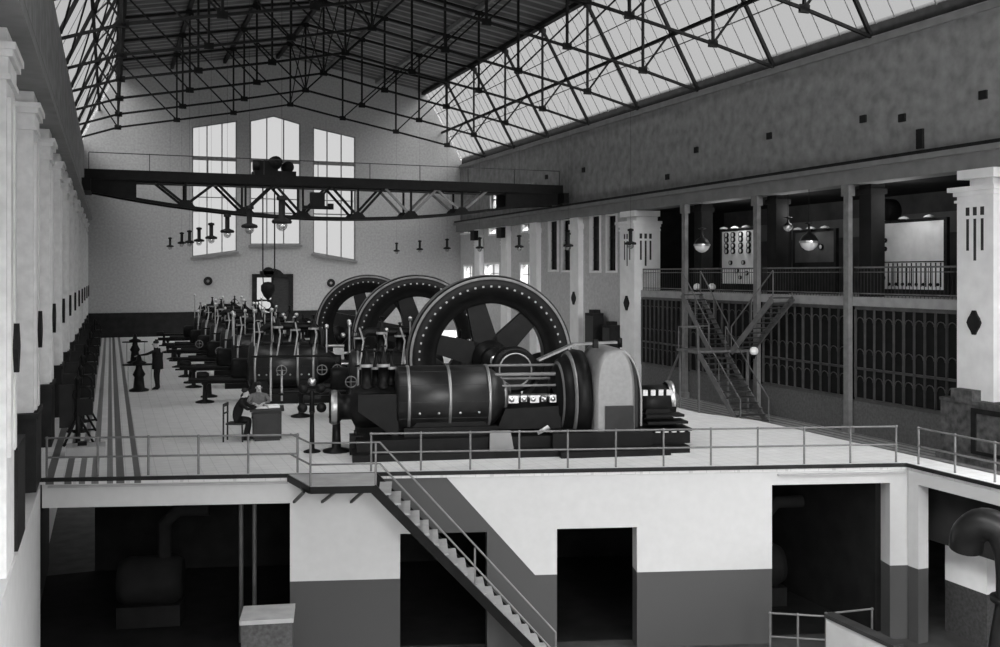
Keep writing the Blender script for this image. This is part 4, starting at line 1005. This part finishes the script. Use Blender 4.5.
J2 = dict(J); J2['face'] = (1, 0, -.25); J2['chest'] = (.06, 0, .92); J2['neck'] = (.10, 0, 1.1); J2['head'] = (.13, 0, 1.24); J2['shl'] = (.07, .19, 1.03); J2['shr'] = (.07, -.19, 1.03); J2['ell'] = (.24, .27, .88); J2['elr'] = (.24, -.27, .88); J2['wrl'] = (.44, .14, .87); J2['wrr'] = (.44, -.14, .87)
person('seated man in a lighter grey coat behind the desk, facing the viewer', (DX-.1, DY+.80, 0), radians(-97), J2, 'coat')
# ------------------------------------------------------------------ RAILINGS on the deck
def railing(label, pts, nposts, hgt=.80, mt='rail', z0=0.0, r=.022):
    o = thing('guard_railing', label, 'railing')
    L = [Vector(q) for q in pts]
    for zz_ in (hgt, hgt*.5): MB().tube([q+Vector((0, 0, zz_)) for q in L], r, 6).build('rail', mt, o)
    done = set()
    for a, b in zip(L[:-1], L[1:]):
        n = max(1, round((b-a).length/nposts))
        for k in range(n+1):
            q = a.lerp(b, k/n); key = (round(q.x, 2), round(q.y, 2))
            if key in done: continue
            done.add(key); pb = MB(); pb.tube([q, q+Vector((0, 0, hgt))], r*1.1, 6); pb.sphere(q+Vector((0, 0, hgt)), r*1.7, 8); pb.build('post', mt, o)
    return o
LA = A0+WD*sW(297); LB = A0+WD*sW(371)
inn = -WN*.1
railing('thin iron railing along the deck edge over the left dark opening', [A0+WD*.1+inn, LA+inn], 1.0)
railing('thin iron railing along the deck edge in front of the big engine', [LB+inn, C0-WD*.2+inn], 1.05)
railing('thin iron railing turning along the right side of the pit', [Vector((16.62, 17.2, 0)), Vector((16.62, 8, 0))], 1.0)
# ------------------------------------------------------------------ PIT STAIR
SO = .15; SWd = 1.15
def W3(s, off, z): q = A0+WD*s+WN*off; return Vector((q.x, q.y, z))
s0 = sW(296)+.05; s1 = (PW(375, 489, SWd)-A0).dot(WD); 
stair = thing('steel_stair', 'dark open steel stair with landing descending along the pit wall', 'stair')
b = MB(); q = [W3(s0-.2, .05, -.06), W3(s0+.38, SWd+SO, -.06), W3(s1, SWd+SO, -.06), W3(s1, .05, -.06)]; b.prism(q, (0, 0, .06)); b.build('landing', 'slab', stair)
b = MB(); b.bar(q[0]+Vector((0, 0, -.02)), q[1]+Vector((0, 0, -.02)), .06, .14); b.bar(q[1]+Vector((0, 0, -.02)), q[2]+Vector((0, 0, -.02)), .06, .14); b.build('landing_edge', 'iron', stair)
for pa, pb in ((294, 304), (322, 336), (351, 364)):
    b = MB(); a_ = PW(pa, 502, .02); o_ = PW(pb, 487, SWd+.05); o_.z = -.13; b.bar(a_, o_, .05, .05); b.bar(PW(pb-8, 480, .05), o_+Vector((0, 0, 0)), .04, .05); b.build('bracket', 'iron', stair)
e = PW(525, 645, SWd+SO); s2 = (e-A0).dot(WD); sl = (e.z+.05)/(s2-s1); zb = -3.9; send = s1+(zb)/sl
for off in (SO, SWd+SO):
    b = MB(); b.bar(W3(s1-.05, off, -.05), W3(send, off, zb+.02), .05, .18); b.build('stringer', 'iron', stair)
nt_ = 19
for k in range(1, nt_):
    t = k/nt_; s = s1+(send-s1)*t; z_ = zb*t
    b = MB(); q = [W3(s-.12, SO, z_), W3(s+.13, SO, z_), W3(s+.13, SWd+SO, z_), W3(s-.12, SWd+SO, z_)]; b.prism(q, (0, 0, .035)); b.build('tread', 'slab', stair)
for off, nm in ((SWd+SO, 'outer'),):
    b = MB(); hz = .85
    a_ = W3(s0+.15, off, 0)
    for hh in (hz, hz*.5):
        b.tube([W3(s0-.15, .1, hh), W3(s0+.38, off, hh), W3(s1+.1, off, hh), W3(send, off, zb+hh)], .02, 6)
    b.build('handrail', 'rail', stair)
    for s, z_ in ((s0+.38, 0), (s1+.02, 0), (s1+(send-s1)*.55, zb*.55), (send, zb)):
        MB().tube([W3(s, off, z_), W3(s, off, z_+hz)], .022, 6).build('handrail_post', 'rail', stair)
# ------------------------------------------------------------------ GALLERY STAIR
gs = thing('iron_staircase', 'dark iron staircase with handrails from the aisle up to the gallery', 'staircase')
def flight(par, xa_, xb_, ya, za, yb, zb_, n, rails=(0, 1), mt='raildk'):
    f = MB()
    for x in (xa_, xb_): f.bar((x, ya, za-.08), (x, yb, zb_-.08), .05, .24)
    f.build('stringer', 'rail', par)
    for k in range(n):
        t = (k+.5)/n; y = ya+(yb-ya)*t; z_ = za+(zb_-za)*t; MB().box(xa_, y-.14, z_, xb_, y+.14, z_+.04).build('tread', 'raildk', par)
    for i in rails:
        x = (xa_, xb_)[i]; r = MB(); r.bar((x, ya, za+.95), (x, yb, zb_+.95), .04)
        for t in (0, .5, 1): r.bar((x, ya+(yb-ya)*t, za+(zb_-za)*t), (x, ya+(yb-ya)*t, za+(zb_-za)*t+.95), .035)
        r.build('handrail', 'rail', par)
flight(gs, 23.15, 24.08, 37.6, 3.38, 35.5, 1.15, 11)
flight(gs, 23.15, 24.08, 31.2, 3.38, 33.9, 1.15, 11, (0,))
flight(gs, 21.7, 22.95, 34.0, 1.15, 31.2, base, 13)
b = MB(); b.box(21.6, 33.9, 1.05, 24.08, 35.5, 1.15); b.build('landing', 'rail', gs)
for x, y in ((21.7, 34.0), (21.7, 35.4), (24.0, 34.0), (24.0, 35.4)): MB().bar((x, y, base), (x, y, 1.06), .07).build('support_post', 'rail', gs)
MB().bar((21.7, 37.2, base+.1), (21.7, 35.4, 1.0), .07).build('raking_strut', 'rail', gs)
b = MB(); b.bar((21.65, 34.0, 2.05), (21.65, 35.4, 2.05), .04); b.bar((21.65, 35.45, 2.05), (23.1, 35.45, 2.05), .04)
for x, y in ((21.65, 34.0), (21.65, 35.42), (23.1, 35.45)): b.bar((x, y, 1.15), (x, y, 2.05), .04)
b.build('landing_rail', 'rail', gs)
for px, py, X, lab in ((697, 287, 24.57, 'left one at the head of the iron staircase'), (712, 287, 24.57, 'right one at the head of the iron staircase'), (754, 351, 22.9, 'on the staircase landing')):
    p = PX(px, py, X); o = thing('newel_lamp', 'small milk-glass ball lamp, '+lab, 'lamp', p)
    MB().sphere((0, 0, 0), .17, 14).build('glass_ball', 'bulb', o); MB().lathe([(.12, -.14), (.05, -.22), (.03, -.5 if py < 300 else -.3)], (0, 0, 0), 'z', 10).build('holder', 'iron', o)
    zb_ = 3.4 if py < 300 else 1.15
    MB().bar((0, 0, -.2), (0, 0, min(-.21, zb_-p.z)), .03).build('stem', 'iron', o)
# switch boxes on the right by the wall behind hood
for px, pt, pb_, wd, lab in ((593, 313, 338, .55, 'taller'), (610, 325, 340, .45, 'shorter')):
    p = PX(px, pt, XR-.7); o = thing('wall_cabinet', 'dark cabinet standing by the right wall beyond the crank hood, %s of the two' % lab, 'cabinet', (XR-.5, p.y, base))
    MB().box(-.4, -wd, 0, .15, wd, p.z-base).build('body', 'dado', o); MB().box(-.3, -wd*.5, p.z-base, .1, wd*.5, p.z-base+.18).build('top_box', 'dado', o); MB().box(-.43, -wd*.85, .2, -.4, wd*.85, p.z-base-.15).build('cabinet_door', 'iron2', o)
# ------------------------------------------------------------------ PIT OBJECTS
def setz(pts, z): return [Vector((q.x, q.y, z)) for q in pts]
r1 = setz([P(770, 610, 21.0), P(826, 610, 20.8)], -3.9); r2 = setz([P(826, 608, 20.9), P(872, 606, 21.2)], -3.9)
railing('pit guard railing before the right dark opening, left length', r1, .7, .98)
railing('pit guard railing before the right dark opening, right length', r2, 1.0, 1.0)
a = P(826, 607, 20.7); b_ = P(896, 641, 18.9); a.z = b_.z = -2.9
o = thing('stair_parapet', 'low pale parapet wall with dark coping around the pit stairwell', 'parapet')
d = (b_-a).normalized(); n_ = Vector((-d.y, d.x, 0))*.16
MB().prism([a, b_, Vector((b_.x, b_.y, -3.9)), Vector((a.x, a.y, -3.9))], n_).build('parapet_wall', 'white', o)
MB().bar(a+n_*.5+Vector((0, 0, .04)), b_+n_*.5+Vector((0, 0, .04)), .26, .08).build('coping', 'raildk', o)
# big bent pipe
o = thing('bent_pipe', 'large dark bent pipe under the walkway at the right edge', 'pipe')
kp = [P(966, 548, 18.9), P(969, 533, 18.8), P(984, 524, 18.6), P(1002, 532, 18.4), P(1012, 555, 18.2), P(1014, 600, 18.1), P(1008, 640, 18.0), P(1000, 690, 17.9)]
def smooth(k, n=5):
    out = []
    for i in range(len(k)-1):
        p0 = k[max(i-1, 0)]; p1 = k[i]; p2 = k[i+1]; p3 = k[min(i+2, len(k)-1)]
        for t in range(n):
            t = t/n; out.append(.5*((2*p1)+(p2-p0)*t+(2*p0-5*p1+4*p2-p3)*t*t+(3*p1-p0-3*p2+p3)*t**3))
    return out+[k[-1]]
MB().tube(smooth(kp), .3, 24).build('pipe_body', 'iron2', o)
MB().lathe([(.31, -.04), (.4, -.04), (.4, .04), (.31, .04)], kp[5], 'z', 20).build('flange', 'iron2', o)
# pump shapes in the dark openings
def pump(px, py, dep, lab, s=1.0):
    q = PW(px, py)-WN*dep; o = thing('basement_pump', lab, 'pump', (q.x, q.y, -3.9), RZ)
    MB().lathe([(.001, -.7*s), (.45*s, -.7*s), (.55*s, -.5*s), (.55*s, .5*s), (.45*s, .7*s), (.001, .7*s)], (0, 0, 1.0*s), 'x', 20).build('casing', 'black', o)
    MB().box(-.7*s, -.4*s, 0, .7*s, .4*s, .5*s).build('foot', 'black', o)
    MB().tube([(.3*s, 0, 1.4*s), (.3*s, 0, 2.3*s), (.6*s, 0, 2.6*s), (1.3*s, 0, 2.6*s)], .16*s, 12).build('riser_pipe', 'black', o)
pump(795, 560, 2.6, 'dark pump with riser pipe just inside the right opening', .95)
pump(120, 560, 2.5, 'dark pump deep in the left opening', 1.0)
for px in (233, 247):
    q = PW(px, 560)-WN*1.0; tag(MB().tube([(q.x, q.y, -3.9), (q.x, q.y, -.6)], .05, 8).build('riser_pipe', 'screenl'), 'thin vertical pipe inside the left opening, %s of two' % ('left' if px == 233 else 'right'), 'pipe')
# pedestal block bottom left of the pit
a = P(248, 619, 18.6); c = P(290, 619, 18.6)
o = thing('block_pedestal', 'grey masonry block with pale top before the left opening', 'block', ((a.x+c.x)/2, (a.y+c.y)/2+.4, -3.9), RZ)
hgt = a.z+3.9; MB().box(-.42, -.4, 0, .5, .4, hgt-.08).build('block_body', 'greyd', o); MB().box(-.45, -.43, hgt-.08, .53, .43, hgt).build('cap_slab', 'slab', o)
# ------------------------------------------------------------------ LIGHT
w = bpy.data.worlds.new('sky'); SC.world = w; w.use_nodes = True
bg = w.node_tree.nodes['Background']; bg.inputs[0].default_value = (1, 1, 1, 1); bg.inputs[1].default_value = .85
def sun(name, dv, e, ang):
    sn = bpy.data.lights.new(name, 'SUN'); sn.energy = e; sn.angle = radians(ang); so = bpy.data.objects.new(name, sn); COL.objects.link(so)
    so.rotation_euler = Vector(dv).to_track_quat('-Z', 'Y').to_euler(); so.location = (10, 0, 30)
sun('daylight_right', (-.6, .33, -.72), 31, 55)
sun('daylight_left', (.6, .33, -.72), 31, 55)
sun('daylight_back', (.1, .95, -.24), 1.0, 20)
cam = bpy.data.cameras.new('camera'); co = bpy.data.objects.new('camera', cam); COL.objects.link(co)
co.location = (0, 0, H); co.rotation_euler = (radians(90), 0, -TH); cam.sensor_width = 36; cam.lens = 36; cam.shift_y = -(323.5-HY)/1000
cam.clip_end = 400; SC.camera = co
SC.view_settings.view_transform = 'Standard'; SC.view_settings.look = 'None'; SC.view_settings.gamma = 1; SC.view_settings.use_curve_mapping = False
SC.view_settings.exposure = 0.5
SC.cycles.max_bounces = 6; SC.cycles.diffuse_bounces = 4; SC.cycles.transparent_max_bounces = 12
SC.cycles.use_denoising = True
